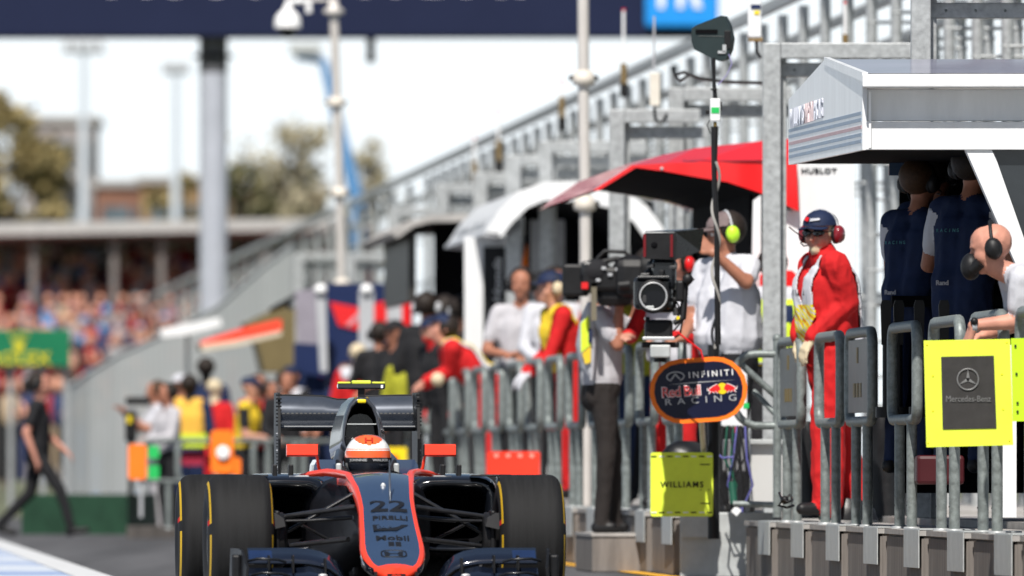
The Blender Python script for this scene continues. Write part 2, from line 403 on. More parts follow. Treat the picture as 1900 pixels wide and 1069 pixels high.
    if cap:
        mb = MB(); M = HM4 @ Matrix.Rotation(capyaw, 4, 'Z')
        mb.loft([[M @ Vector((.102*math.cos(t)*math.cos(e)*.98, .01+.117*math.sin(t)*math.cos(e), .138+.088*math.sin(e))) for t in [2*math.pi*i/24 for i in range(24)]] for e in [0, .3, .6, .9, 1.2, 1.5]], cap)
        up = [M @ Vector((.085*math.sin(a), -.09-.07*math.cos(a)*(1 if abs(a) < 1.5 else .2), .143-.012*math.cos(a)-.02*abs(math.sin(a)))) for a in [-1.45+2.9*i/12 for i in range(13)]]
        inn = [M @ Vector((.085*math.sin(a), -.06, .142-.012*abs(math.sin(a)))) for a in [-1.45+2.9*i/12 for i in range(13)]]
        for o in (0, -.006):
            mb.add([p+Vector((0, 0, o)) for p in up+inn], [(i, i+1, 14+i, 13+i) if o else (i, 13+i, 14+i, i+1) for i in range(12)], cap, True)
        mb.tube(up, .004, cap, 6)
        co_ = mb.build('cap', root)
    if headset:
        mb = MB(); hm = headset[0]
        mb.tube([HM4 @ Vector((.104*math.cos(a), .02, .1+.125*math.sin(a))) for a in [math.pi*i/14 for i in range(15)]], .009, headset[1] if len(headset) > 1 else black, 8)
        for s_ in (-1, 1):
            mb.lathe([(0, .038), (.03, .036), (.04, .02), (.042, 0), (.036, -.012), (.0, -.012)], hm, HM4 @ Matrix.Translation((s_*.098, .02, .085)) @ Matrix.Rotation(s_*R(90), 4, 'Y') @ Matrix.Diagonal((1.25, 1, 1, 1)), 18)
            mb.lathe([(.044, -.014), (.044, .004), (.034, .004)], black, HM4 @ Matrix.Translation((s_*.094, .02, .085)) @ Matrix.Rotation(s_*R(90), 4, 'Y') @ Matrix.Diagonal((1.25, 1, 1, 1)), 18)
        mb.tube([HM4 @ Vector(p) for p in ((-.1, 0, .07), (-.095, -.06, .04), (-.05, -.11, .025), (-.02, -.118, .03))], .004, black, 6)
        mb.build('headset', root)
    if glasses:
        mb = MB()
        for s_ in (-1, 1):
            mb.loft([[HM4 @ Vector((s_*(.036+.033*math.cos(t)*sc), -.104+.012*abs(math.cos(t))*(1 if math.cos(t) > 0 else 0)-yy, .098+.022*math.sin(t)*sc)) for t in [2*math.pi*i/16 for i in range(16)]] for sc, yy in ((1, -.012), (1, 0), (.85, .006), (.3, .008))], blackgloss)
            mb.tube([HM4 @ Vector((s_*.068, -.092, .103)), HM4 @ Vector((s_*.088, -.04, .103)), HM4 @ Vector((s_*.092, .015, .1))], .0035, black, 6)
        mb.tube([HM4 @ Vector((-.02, -.108, .104)), HM4 @ Vector((.02, -.108, .104))], .004, black, 6)
        mb.build('sunglasses', root)
    elif vox < .011 and eyes:
        for s_ in (-1, 1):
            mb = MB(); mb.ball(HM4 @ Vector((s_*.032, -.085, .097)), .0125, whitem, seg=10); mb.ball(HM4 @ Vector((s_*.032, -.0945, .097)), .006, ink, seg=8); mb.build('eye', root)
    if parts: parts(root, D, HM4, V, NV)
    root.location = root_loc
    return root
# ------------------------------------------------------------ the racing car (local: x right, y back, z up; origin under the front axle)
def lerp_tab(tab, x):
    if x <= tab[0][0]: return tab[0][1]
    for (a, b), (c, d) in zip(tab, tab[1:]):
        if x <= c:
            t = (x-a)/(c-a); t = t*t*(3-2*t)*.35+t*.65
            return b+(d-b)*t
    return tab[-1][1]
def ringx(y, w, zt, zb, n=20, p=3.2, xo=0, pt=None):
    """superellipse ring in the x-z plane"""
    r = []
    for i in range(n):
        t = 2*math.pi*i/n; c, s_ = math.cos(t), math.sin(t)
        r.append((xo+w*math.copysign(abs(c)**(2/p), c), y, (zt+zb)/2+(zt-zb)/2*math.copysign(abs(s_)**(2/p), s_)))
    return r
def build_car():
    car = thing('racing_car', 'black and red-orange single-seater racing car with a slate blue nose rolling up the pit lane', 'racing car')
    # --- nose
    ZT = [(-1.2, .19), (-1.1, .212), (-.95, .262), (-.6, .385), (-.3, .508), (0, .602), (.35, .662), (1.15, .668)]
    ZB = [(-1.2, .135), (-.9, .16), (-.3, .3), (.3, .38), (1.15, .36)]
    WN = lambda y: .163*(max(0.0, 1-((-.80-y)/.403)**2.1))**(1/2.1) if y < -.80 else lerp_tab([(-.80, .163), (-.55, .153), (-.25, .143), (.0, .155), (.3, .172), (1.15, .185)], y)
    ys = [-1.2, -1.195, -1.18, -1.15, -1.11, -1.06, -1.0, -.93, -.86, -.78, -.64, -.5, -.33, -.16, 0, .16, .33, .5, .7, .9, 1.15]
    rings = []
    for y in ys:
        w, zt, zb = WN(y), lerp_tab(ZT, y), lerp_tab(ZB, y); d = zt-zb
        b = min(.83, 1-.022/w) if w > .03 else .5
        rings.append([(-.96*w, y, zb+d*.3), (-w, y, zt-d*.2), (-.97*w, y, zt-.012), (-.93*w, y, zt-.003), (-b*w, y, zt-.004), (-.4*w, y, zt+.006), (0, y, zt+.009), (.4*w, y, zt+.006), (b*w, y, zt-.004), (.93*w, y, zt-.003), (.97*w, y, zt-.012), (w, y, zt-d*.2), (.96*w, y, zb+d*.3), (.75*w, y, zb), (-.75*w, y, zb)])
    def fm(i, k):
        if i < 4: return corange if k not in (13,) else blackgloss
        if k in (4, 5, 6, 7): return cblue
        if k in (1, 2, 3, 8, 9, 10): return corange
        return blackgloss
    mb = MB(); mb.loft(rings, blackgloss, fm=fm)
    mb.box((0, -1.185, .165), (.09, .03, .012), black)
    nose = mb.build('nose', car)
    zt_ = lambda y: lerp_tab(ZT, y)
    def ntext(key, x, yc, wd, ln, m=ink, mbx=None):
        v, f = TXT[key]; mbx.add([(x+p.x*wd, yc+p.y*ln, zt_(yc+p.y*ln)+.010-.003*abs((x+p.x*wd)/.1)**2+p.z*.4) for p in v], f, m)
    mb = MB(); ntext('22', .005, -.33, .185, .15, mbx=mb); mb.build('race_number', nose)
    mb = MB(); ntext('pirelli', .007, -.475, .175, .04, mbx=mb); mb.build('sponsor_lettering', nose)
    zz = lambda x, y, e=.0085: (x, y, zt_(y)+e-.003*abs(x/.1)**2)
    def nquad(mbx, pts, m, e=.0085): mbx.add([zz(*p, e) for p in pts], [tuple(range(len(pts)))], m)
    mb = MB()
    for k in range(6):
        a, b = -.655+.1*k/6, -.655+.1*(k+1)/6; nquad(mb, [(-.085, a), (.03+.065*k/6, a), (.03+.065*(k+1)/6, b), (-.085, b)], ink, .013)
    pl = mb.build('sponsor_plate', nose)
    mb = MB(); ntext('sap', -.03, -.605, .075, .05, m=cblue, mbx=mb); mb.v = [(a, b, c+.006) for a, b, c in mb.v]; mb.build('sponsor_lettering', nose)
    mb = MB(); ntext('mobil', .005, -.745, .165, .055, mbx=mb); mb.build('sponsor_lettering', nose)
    for x in (-.005, .03): mb = MB(); ntext('one', x, -.82, .028, .05, mbx=mb); mb.build('sponsor_numeral', nose)
    # maker's emblem: a rounded frame round a flared letter
    yc = -.955
    fr = [(.062*math.copysign(abs(math.cos(t))**.5, math.cos(t)), yc+.052*math.copysign(abs(math.sin(t))**.5, math.sin(t))) for t in [2*math.pi*i/28 for i in range(28)]]
    mb = MB(); mb.tube([zz(*p) for p in fr], .0042, ink, 6, closed=True)
    for s_ in (-1, 1): nquad(mb, [(s_*.048, yc+.036), (s_*.028, yc+.036), (s_*.018, yc), (s_*.024, yc-.036), (s_*.044, yc-.036)][::s_], ink)
    nquad(mb, [(-.024, yc-.008), (.024, yc-.008), (.024, yc+.007), (-.024, yc+.007)], ink)
    mb.build('maker_emblem', nose)
    mb = MB(); mb.tube([(.02, -.25, zt_(-.25)), (.02, -.2, .60), (.02, -.18, .735)], [.007, .0055, .0035], wingsil, 8); mb.ball((-.004, -.02, .60), .02, silver, .7, .5, 1); mb.build('sensor_mast', car)
    # --- monocoque under and behind the nose
    mb = MB()
    mb.loft([ringx(y, w, zt, zb) for y, w, zt, zb in ((-.3, .10, .44, .3), (.1, .14, .56, .3), (.7, .18, .63, .24), (1.05, .22, .655, .16), (1.2, .3, .66, .1), (1.7, .34, .655, .07), (2.4, .34, .6, .07))], mat('matt chassis black', (.006, .006, .008), .5, 0, .3, 8, spec=.2))
    mono = mb.build('monocoque', car)
    mb = MB()
    for s_ in (-1, 1):
        mb.tube([(s_*.148, .1, .60), (s_*.158, .4, .655), (s_*.185, .8, .664), (s_*.235, 1.1, .672), (s_*.31, 1.28, .664), (s_*.36, 1.36, .655)], [.008, .019, .022, .02, .015, .008], corange, 10)
    mb.build('cockpit_stripe', mono)
    mb = MB()
    for s_ in (-1, 1):
        mb.loft([[(s_*(.205+.065*a), y, z) for a, z in ((-1, .6), (-1, .715), (-.8, .738), (.75, .738), (1, .71), (1.1, .62))][::s_] for y in (1.75, 1.85, 2.25)], cblue, smooth=False)
        mb.tube([(s_*.135, 1.62, .66), (s_*.145, 1.8, .725), (s_*.13, 1.98, .75), (s_*.12, 2.15, .77)], [.012, .026, .028, .026], wingsil, 10)
        mb.box((s_*.15, 1.6, .69), (.03, .04, .06), galvp, bev=.01); mb.tube([(s_*.115, 1.5, .67), (s_*.15, 1.75, .73)], .01, black, 8)
    mb.build('headrest', mono)
    mb = MB(); mb.loft([ringx(y, w_, zt, .6, 14, 3) for y, w_, zt in ((1.0, .17, .665), (1.2, .165, .685), (1.24, .16, .67))], blackm); mb.build('cockpit_rim', mono)
    # --- air box and engine cover
    def tear(y, sc, zc, ws=1, zs=1):
        pts = [(0, .155), (.028, .15), (.052, .125), (.072, .075), (.084, .02), (.09, -.04), (.084, -.075), (.05, -.092), (0, -.097)]
        full = pts+[(-a, b) for a, b in pts[-2:0:-1]]
        return [(a*sc*ws, y, zc+b*sc*zs) for a, b in full]
    mb = MB(); mb.loft([tear(2.2, 1, .885), tear(2.185, 1.08, .885), tear(2.2, 1.16, .885), tear(2.3, 1.25, .875), tear(2.6, 1.3, .85, 1.3, 1.1)], mat('cover grey', (.06, .066, .08), .25, .3, .1, coat=.7), cap0=False, cap1=False)
    cover = mb.build('engine_cover', car)
    mb = MB(); mb.loft([tear(2.205, 1.01, .885), tear(2.3, .9, .88), tear(2.7, .7, .87)], blackm, cap0=False); mb.build('air_intake', cover)
    mb = MB(); mb.box((0, 2.215, .925), (.155, .02, .006), galvp); mb.build('intake_splitter', cover)
    mb = MB(); mb.loft([ringx(y, w, zt, zb, 20, 2.6) for y, w, zt, zb in ((2.35, .09, .98, .6), (2.55, .11, .99, .5), (2.9, .11, .93, .4), (3.3, .1, .8, .25), (3.8, .07, .6, .3))], carbon); mb.loft([[(x, y, z) for x, z in ((-.006, zb), (-.006, zt), (.006, zt), (.006, zb))] for y, zt, zb in ((2.8, .98, .7), (3.3, .9, .6), (3.75, .74, .5))], carbon, smooth=False)
    mb.build('engine_cover_tail', cover)
    mb = MB(); mb.box((0, 2.19, 1.045), (.045, .03, .02), yellowp, bev=.006); mb.build('intake_badge', cover)
    mb = MB(); mb.loft([[(a, y, z) for a, y in ((-.018, 2.24), (.018, 2.24), (.012, 2.32), (-.012, 2.32))] for z in (1.03, 1.12)], black, smooth=False)
    mb.box((0, 2.26, 1.123), (.25, .09, .03), blackgloss, bev=.008)
    for s_ in (-1, 1): mb.ball((s_*.03, 2.22, 1.06), .009, gold)
    tc = mb.build('roof_camera', car)
    mb = MB(); mb.box((0, 2.26, 1.144), (.1, .085, .02), mat('lime paint', (.62, .7, .06), .45), bev=.006)
    for s_ in (-1, 1): mb.box((s_*.09, 2.26, 1.142), (.066, .085, .01), MATS['lime paint'], bev=.003)
    mb.box((.107, 2.213, 1.122), (.012, .006, .016), whitem)
    mb.build('camera_cap', tc)
    # --- side pods
    for s_ in (-1, 1):
        mb = MB(); xo = s_*.44
        o = lambda y, w, zt, zb: [p for p in ringx(y, w, zt, zb, 24, 5, xo)]
        mb.loft([o(1.52, .165, .585, .3), o(1.46, .178, .6, .285), o(1.44, .2, .622, .27), o(1.47, .222, .642, .26), o(1.56, .235, .66, .25), o(1.75, .24, .667, .22), o(2.2, .23, .65, .12), ringx(3.0, .16, .5, .1, 24, 4, s_*.3), ringx(3.5, .08, .35, .1, 24, 4, s_*.14)], blackgloss, cap0=False)
        pod = mb.build('side_pod', car)
        mb = MB(); mb.loft([o(1.5, .17, .59, .296), o(1.7, .15, .57, .33), o(2.0, .12, .55, .36)], blackm, cap0=False); mb.build('side_pod_inlet', pod)
        for x in (.395, .48):
            mb = MB(); mb.box((s_*x, 1.7, .685), (.024, .12, .055), black, bev=.005); mb.build('pod_fin', pod)
        mb = MB(); mb.box((s_*.67, 1.45, .4), (.012, .16, .5), carbon, bev=.004); mb.box((s_*.6, 1.45, .655), (.15, .12, .01), carbon, bev=.003); mb.build('turning_vane', pod)
        mb = MB(); mb.box((s_*.33, 1.33, .652), (.16, .09, .008), silver, rz=s_*.35, bev=.002); mb.build('mirror_bracket', pod)
    mb = MB(); mb.box((0, 2.2, .055), (1.36, 2.6, .02), carbon, bev=.006); mb.box((0, .7, .07), (.5, 1.0, .05), carbon); mb.build('floor_plate', car)
    # --- mirrors
    for s_ in (-1, 1):
        mb = MB()
        x0 = s_*.355
        mb.loft([[(x0+s_*(-.082+.164*q)+0, 1.25+.03*dy_, .785+.032*zz_) for dy_, zz_ in ((-1, -.7), (-1, .7), (-.3, 1), (1, .9), (1, -.9), (-.3, -1))] for q in (0, .04, .96, 1)], corange, smooth=False)
        mir = mb.build('mirror', car)
        mb = MB(); mb.box((x0-s_*.083, 1.25, .785), (.01, .065, .062), black, bev=.004); mb.build('mirror_end', mir)
        mb = MB(); mb.tube([(x0-s_*.075, 1.26, .765), (x0-s_*.085, 1.28, .7), (x0-s_*.1, 1.3, .655)], [.007, .008, .009], corange, 8); mb.build('mirror_stem', mir)
    # --- suspension
    for s_ in (-1, 1):
        for a, b, r in (((.15, -.16, .498), (.53, 0, .445), .013), ((.15, .3, .5), (.53, .03, .445), .012), ((.15, .05, .565), (.51, .02, .36), .011), ((.16, -.1, .445), (.36, -.06, .43), .012), ((.36, -.06, .43), (.54, -.02, .425), .009),
                        ((.19, -.22, .335), (.52, 0, .295), .013), ((.19, .34, .335), (.52, .03, .295), .012), ((.41, .1, .405), (.26, .2, .325), .008)):
            mb = MB(); a = Vector((s_*a[0], a[1], a[2])); b = Vector((s_*b[0], b[1], b[2])); d = (b-a).normalized(); u = Vector((0, 1, 0)); u = (u-d*u.dot(d)).normalized(); v = d.cross(u)
            mb.loft([[p+u*math.cos(t)*r*1.8+v*math.sin(t)*r for t in [2*math.pi*i/10 for i in range(10)]] for p in (a, b)], armc); mb.build('suspension_arm', car)
    # --- wheels
    for s_, y, W, x, nm in ((-1, 0, 1, .735, 'f'), (1, 0, 1, .735, 'f'), (-1, 3.4, 1.26, .72, 'r'), (1, 3.4, 1.26, .72, 'r')):
        half = [(.165, -.148), (.2, -.163), (.24, -.168), (.281, -.160), (.297, -.152), (.31, -.144), (.321, -.132), (.3275, -.12), (.33, -.105), (.3305, -.05)]
        prof = [(r, z*W) for r, z in half]+[(r, -z*W) for r, z in half[::-1]]
        n = len(prof)
        def fmt(i, k):
            if i in (3, n-5) and k % 16 not in (13, 14): return tyrey
            if i in (2, n-4) and k % 24 == 20: return cred
            return rubber
        M = Matrix.Translation((s_*x, y, .33)) @ Matrix.Rotation(.02 if y == 0 else 0, 4, 'Z') @ Matrix.Rotation(R(90), 4, 'Y')
        wh = MB(); wh.lathe([(.05, -.12*W), (.15, -.14*W), (.166, -.15*W), (.166, .15*W), (.15, .14*W), (.05, .12*W)], carbon, M, 32)
        wheel = wh.build('wheel', car)
        mb = MB(); mb.lathe(prof, rubber, M, 64, fm=fmt); mb.build('tyre', wheel)
        if y == 0:
            mb = MB(); mb.lathe([(.14, 0), (.14, -.05), (.1, -.07), (.1, 0)], black, Matrix.Translation((s_*.56, 0, .33)) @ Matrix.Rotation(s_*R(90), 4, 'Y'), 24)
            mb.box((s_*.545, -.05, .37), (.025, .2, .22), black, bev=.01)
            mb.loft([[(s_*(.575+dx), yy, zz_) for dx, zz_ in ((-.07, .40), (-.06, .44), (-.02, .468), (.045, .465), (.048, .44), (-.005, .385))] for yy in (-.19, -.16, -.05)], mat('duct grey', (.035, .035, .037), .6), smooth=False)
            mb.build('brake_duct', car)
    # --- front wing
    fw = MB(); fw.loft([[(x, y, z+.0*abs(x)) for y, z in ((-1.3, .085), (-1.28, .1), (-1.15, .108), (-1.02, .098), (-1.02, .088), (-1.15, .085))] for x in (-.78, -.3, -.22, .22, .3, .78)], blackgloss, smooth=False)
    for s_ in (-1, 1): fw.box((s_*.1, -1.08, .14), (.012, .2, .08), black)
    wing = fw.build('front_wing', car)
    bluew = mat('gloss blue black', (.008, .012, .024), .12, .1, .1, coat=1); bluep = mat('blue wing patch', (.012, .026, .075), .2, .1, .15, 9, coat=1)
    for s_ in (-1, 1):
        xs = [.72, .64, .56, .48, .42, .36, .31, .27, .245, .23]
        drop = [0, .0, 0, .0, .004, .018, .042, .08, .12, .16]
        for zt, zb, y0, y1, m_ in ((.292, .222, -.74, -.86, bluew), (.205, .13, -.88, -1.0, bluew), (.118, .098, -.99, -1.05, carbon)):
            mb = MB(); rr = []
            for x, d in zip(xs, drop):
                hgt = zt-zb; zt2 = max(.06, zt-d*.9-(.012 if zt < .21 and x > .45 else 0)); zb2 = max(.045, zb-d*.75)
                rr.append([(s_*x, y0, zt2), (s_*x, y0-.006, zt2+.004), (s_*x, (y0+y1)/2-.01, (zt2*.45+zb2*.55)), (s_*x, y1-.012, zb2), (s_*x, y1, zb2-.008), (s_*x, (y0+y1)/2+.012, (zt2+zb2)/2-.012)])
            mb.loft(rr, m_); fl = mb.build('flap', wing)
            if zt > .25:
                mb = MB(); mb.loft([[(s_*x, -.77, .292-.008), (s_*x, -.845, .236), (s_*x, -.85, .23), (s_*x, -.775, .278)] for x in (.715, .60)], bluep, smooth=False); mb.build('sponsor_patch', fl)
        for x in (.62, .5, .34):
            mb = MB(); mb.box((s_*x, -.9, .215 if x > .4 else .2), (.008, .16, .09), black, bev=.002); mb.build('flap_bracket', wing)
        mb = MB(); mb.ball((s_*.355, -1.0, .16), .02, silver, 1.2, .6, .5); mb.build('flap_adjuster', wing)
        for x, z in ((.68, .24), (.66, .17), (.64, .135)):
            mb = MB(); mb.tube([(s_*(x+.05), -1.0, z-.008), (s_*x, -1.03, z+.004), (s_*(x-.1), -1.03, z), (s_*(x-.14), -1.0, z-.012)], .007, carbon, 8); mb.build('cascade', wing)
        mb = MB(); mb.loft([[(s_*(.755+c1), y, .045), (s_*(.77+c1), y, .16), (s_*(.765+c1), y, zt), (s_*(.753+c1), y, zt), (s_*(.757+c1), y, .16), (s_*(.742+c1), y, .045)] for y, c1, zt in ((-1.28, -.02, .2), (-1.1, 0, .285), (-.9, .01, .294), (-.62, .035, .294))], mattc, smooth=False)
        mb.box((s_*.775, -1.0, .045), (.07, .55, .012), carbon, bev=.004); mb.box((s_*.79, -1.06, .2), (.045, .1, .13), mattc, bev=.012)
        mb.build('wing_endplate', wing)
    # --- rear wing
    mb = MB(); prof = [(3.62, .91), (3.66, .893), (3.75, .9), (3.84, .935), (3.9, .982), (3.895, .987), (3.82, .95), (3.72, .925), (3.65, .925)]
    mb.loft([[(x, y, z) for y, z in prof] for x in (-.365, .365)], carbon, smooth=False)
    for i in range(31):
        x = -.36+.72*i/30; mb.add([(x-.01, 3.897, .984), (x+.01, 3.897, .984), (x, 3.905, 1.0)], [(0, 1, 2)], black)
    mb.box((0, 3.64, .917), (.72, .01, .008), silver)
    rw = mb.build('rear_wing', car)
    mb = MB(); xs = [-.362, -.3, -.12, -.04, .04, .12, .3, .362]; dz = [0, 0, -.004, -.022, -.022, -.004, 0, 0]
    mb.loft([[(x, y, z+d*(z > 1.04)) for y, z in ((3.908, .955), (3.9, 1.0), (3.93, 1.05), (4.0, 1.085), (4.02, 1.083), (3.96, 1.03), (3.93, .958))] for x, d in zip(xs, dz)], wingsil)
    mb.tube([(x, 4.01, 1.088+d) for x, d in zip(xs, dz)], .0045, black, 6)
    mb.build('wing_flap', rw)
    for s_ in (-1, 1):
        mb = MB(); mb.loft([[(s_*.365, y, z), (s_*.383, y, z)] for y, z in ()], carbon) if 0 else None
        ep = [(3.55, .62), (3.52, .85), (3.57, 1.04), (3.62, 1.1), (4.05, 1.1), (4.08, .9), (4.0, .62)]
        mb.prism([(s_*.367, y, z) for y, z in ep], (s_*.014, 0, 0), mattc)
        for i in range(9): mb.box((s_*.376, 3.57, 1.085-.02*i), (.03, .012, .009), mattc)
        for i in range(14): mb.box((s_*.384, 3.60, .88-.018*i), (.01, .05, .006), greyp if i % 5 == 0 else black)
        mb.build('wing_endplate', rw)
    mb = MB(); mb.box((0, 3.85, .77), (.014, .2, .4), carbon, bev=.004); mb.box((0, 3.72, 1.03), (.03, .3, .05), carbon, bev=.01); mb.build('wing_pylon', rw)
    mb = MB(); mb.loft([ringx(y, w_, zt, zb, 16, 3) for y, w_, zt, zb in ((2.9, .2, .5, .08), (3.5, .12, .42, .1), (4.0, .09, .4, .2))], carbon)
    for s_ in (-1, 1):
        for z0, z1 in ((.42, .42), (.22, .25)): mb.tube([(s_*.1, 3.3, z0), (s_*.55, 3.4, z1)], .014, carbon, 8)
        mb.box((s_*.45, 3.6, .2), (.02, .5, .25), carbon)
    mb.build('gearbox', car)
    mb = MB(); mb.box((0, 4.02, .35), (.06, .03, .1), redp, bev=.005); mb.build('rain_light', car)
    mb = MB(); mb.box((0, 1.35, .62), (.26, .04, .12), black, bev=.02); mb.build('steering_wheel', car)
    return car
tyrey = mat('tyre yellow', (.5, .31, .01), .55, 0, .1)
car = build_car()
car.location = ((712-950)*57.5/F, 57.5, 0); car.rotation_euler = (0, 0, TH)
CARM = Matrix.Translation(car.location) @ Matrix.Rotation(TH, 4, 'Z')

def driver_extra(root, D, HM, V, NV):
    hw = mat('helmet white', (.82, .81, .79), .18, 0, .02, coat=1); ho = mat('helmet orange', (.83, .12, .03), .2, 0, .03, coat=1)
    glassv = mat('smoked visor', (.02, .024, .035), .1, .2, .2, 6, coat=1)
    mb = MB(); rings = []; els = [-1.2, -.9, -.65, -.46, -.32, -.2, -.1, .03, .12, .22, .33, .38, .42, .5, .56, .62, .68, .74, .8, .88, .97, 1.1, 1.25, 1.4, 1.52]
    SEG = 64
    for e in els:
        rings.append([(.128*math.cos(t)*math.cos(e)**.8, .01+.148*math.sin(t)*math.cos(e)**.8, .105+.13*math.sin(e)) for t in [2*math.pi*i/SEG for i in range(SEG)]])
    def fm(i, k):
        t = 2*math.pi*(k+.5)/SEG; e = (els[i]+els[i+1])/2; front = math.sin(t) < -.1
        if e < -.2: return (glassv if math.sin(t) < -.35 and e > -1 else hw)
        if e < .03: return ink if front else ho
        if e < .33: return ho
        if e < .38: return hw
        if e < .42: return ho
        x = .128*math.cos(t)*math.cos(e)**.8
        if (x/.076)**2+((1.02-e)/.44)**2 < 1 and (math.sin(t) < .3): return ho
        return hw
    mb.loft([[HM @ Vector(p) for p in r] for r in rings], hw, fm=fm)
    h_ = mb.build('helmet', root)
    hy = lambda z: .01-.148*max(0, 1-((z-.105)/.13)**2)**.4
    mb = MB(); v, f = TXT['visor']
    mb.add([HM @ Vector((.129*math.sin(p.x*1.9), .01-.1478*math.cos(p.x*1.9)-p.z*.4-.0012, .094+p.y*.018)) for p in v], f, silver)
    mb.build('visor_lettering', h_)
    mb = MB(); v, f = TXT['hnda']
    mb.add([HM @ Vector((p.x*.045, hy(.205+p.y*.026)-.004-p.z*.3, .205+p.y*.026)) for p in v], f, mat('crest red', (.4, .02, .01), .4)); mb.build('helmet_crest', h_)
dpos = CARM @ Vector((.012, 1.78, .69-.96-.555+.0))
person('driver in a white and orange helmet sitting low in the cockpit of the racing car', (dpos.x, dpos.y, -.055), TH, shirt=cblack, trousers=cblack, H=1.7, vox=.02,
       J=dict(pel=(0, .12, .2), waist=(0, .1, .32), chest=(0, .05, .53), neck=(0, .02, .67), top=(0, 0, .732), shL=(.17, .02, .62), shR=(-.17, .02, .62), elL=(.2, -.12, .42), elR=(-.2, -.12, .42), wrL=(.11, -.33, .55), wrR=(-.11, -.33, .55),
              hipL=(.09, .05, .18), hipR=(-.09, .05, .18), knL=(.1, -.4, .33), knR=(-.1, -.4, .33), anL=(.09, -.8, .2), anR=(-.09, -.8, .2), toL=(.09, -.85, .3), toR=(-.09, -.85, .3)), glove=cblack, sk=skin, parts=driver_extra)
# ------------------------------------------------------------ ground
def asphalt():
    m = mat('pit lane asphalt', (.095, .095, .1), .8, 0, .22, 3, .35, 160)
    t = m.node_tree; b = t.nodes['Principled BSDF']
    tc = t.nodes.new('ShaderNodeTexCoord'); mp = t.nodes.new('ShaderNodeMapping'); mp.inputs['Scale'].default_value = (1.6, .05, 1); mp.inputs['Rotation'].default_value = (0, 0, -TH)
    n = t.nodes.new('ShaderNodeTexNoise'); n.inputs['Scale'].default_value = 1; n.inputs['Detail'].default_value = 3
    t.links.new(tc.outputs['Object'], mp.inputs[0]); t.links.new(mp.outputs[0], n.inputs['Vector'])
    rp = t.nodes.new('ShaderNodeValToRGB'); rp.color_ramp.elements[0].position = .4; rp.color_ramp.elements[1].position = .62
    rp.color_ramp.elements[0].color = (.5, .5, .5, 1); rp.color_ramp.elements[1].color = (1, 1, 1, 1)
    mx = t.nodes.new('ShaderNodeMix'); mx.data_type = 'RGBA'; mx.blend_type = 'MULTIPLY'; mx.inputs[0].default_value = .7
    src = b.inputs['Base Color'].links[0].from_socket
    t.links.new(n.outputs[0], rp.inputs[0]); t.links.new(src, mx.inputs[6]); t.links.new(rp.outputs[0], mx.inputs[7]); t.links.new(mx.outputs[2], b.inputs['Base Color'])
    return m
mb = MB(); mb.add([(-1500, -300, -.004), (1500, -300, -.004), (1500, 4500, -.004), (-1500, 4500, -.004)], [(0, 1, 2, 3)], mat('outfield ground', (.12, .13, .08), .9, 0, .3, .3)); mb.build('ground', kind='structure')
def strip(name, o0, o1, y0, y1, z, m):
    mb = MB(); mb.add([WP(y0, o0, z), WP(y0, o1, z), WP(y1, o1, z), WP(y1, o0, z)], [(0, 1, 2, 3)], m); return mb.build(name, kind='structure')
strip('pit_lane', -16, 9, -20, 160, 0, asphalt())
def painted():
    m = mat('blue and white paint', (.5, .54, .6), .7, 0, .08, 5, .1, 90)
    t = m.node_tree; b = t.nodes['Principled BSDF']
    tc = t.nodes.new('ShaderNodeTexCoord'); mp = t.nodes.new('ShaderNodeMapping'); mp.inputs['Scale'].default_value = (.3, .9, 1)
    n = t.nodes.new('ShaderNodeTexNoise'); n.inputs['Scale'].default_value = 1; n.inputs['Detail'].default_value = 5; n.inputs['Roughness'].default_value = .7
    rp = t.nodes.new('ShaderNodeValToRGB'); rp.color_ramp.elements[0].position = .46; rp.color_ramp.elements[1].position = .58
    rp.color_ramp.elements[0].color = (.52, .56, .62, 1); rp.color_ramp.elements[1].color = (.17, .27, .5, 1)
    t.links.new(tc.outputs['Object'], mp.inputs[0]); t.links.new(mp.outputs[0], n.inputs['Vector']); t.links.new(n.outputs[0], rp.inputs[0]); t.links.new(rp.outputs[0], b.inputs['Base Color'])
    return m
strip('painted_run_off', -9, 1.86, 30, 112, .004, painted())
strip('lane_edge_line', 1.84, 2.08, 30, 112, .008, mat('worn white line', (.55, .56, .57), .7, 0, .12, 6))
strip('wall_foot_line', 5.55, 5.68, 40, 112, .008, mat('amber line paint', (.72, .38, .04), .7, 0, .15, 8))

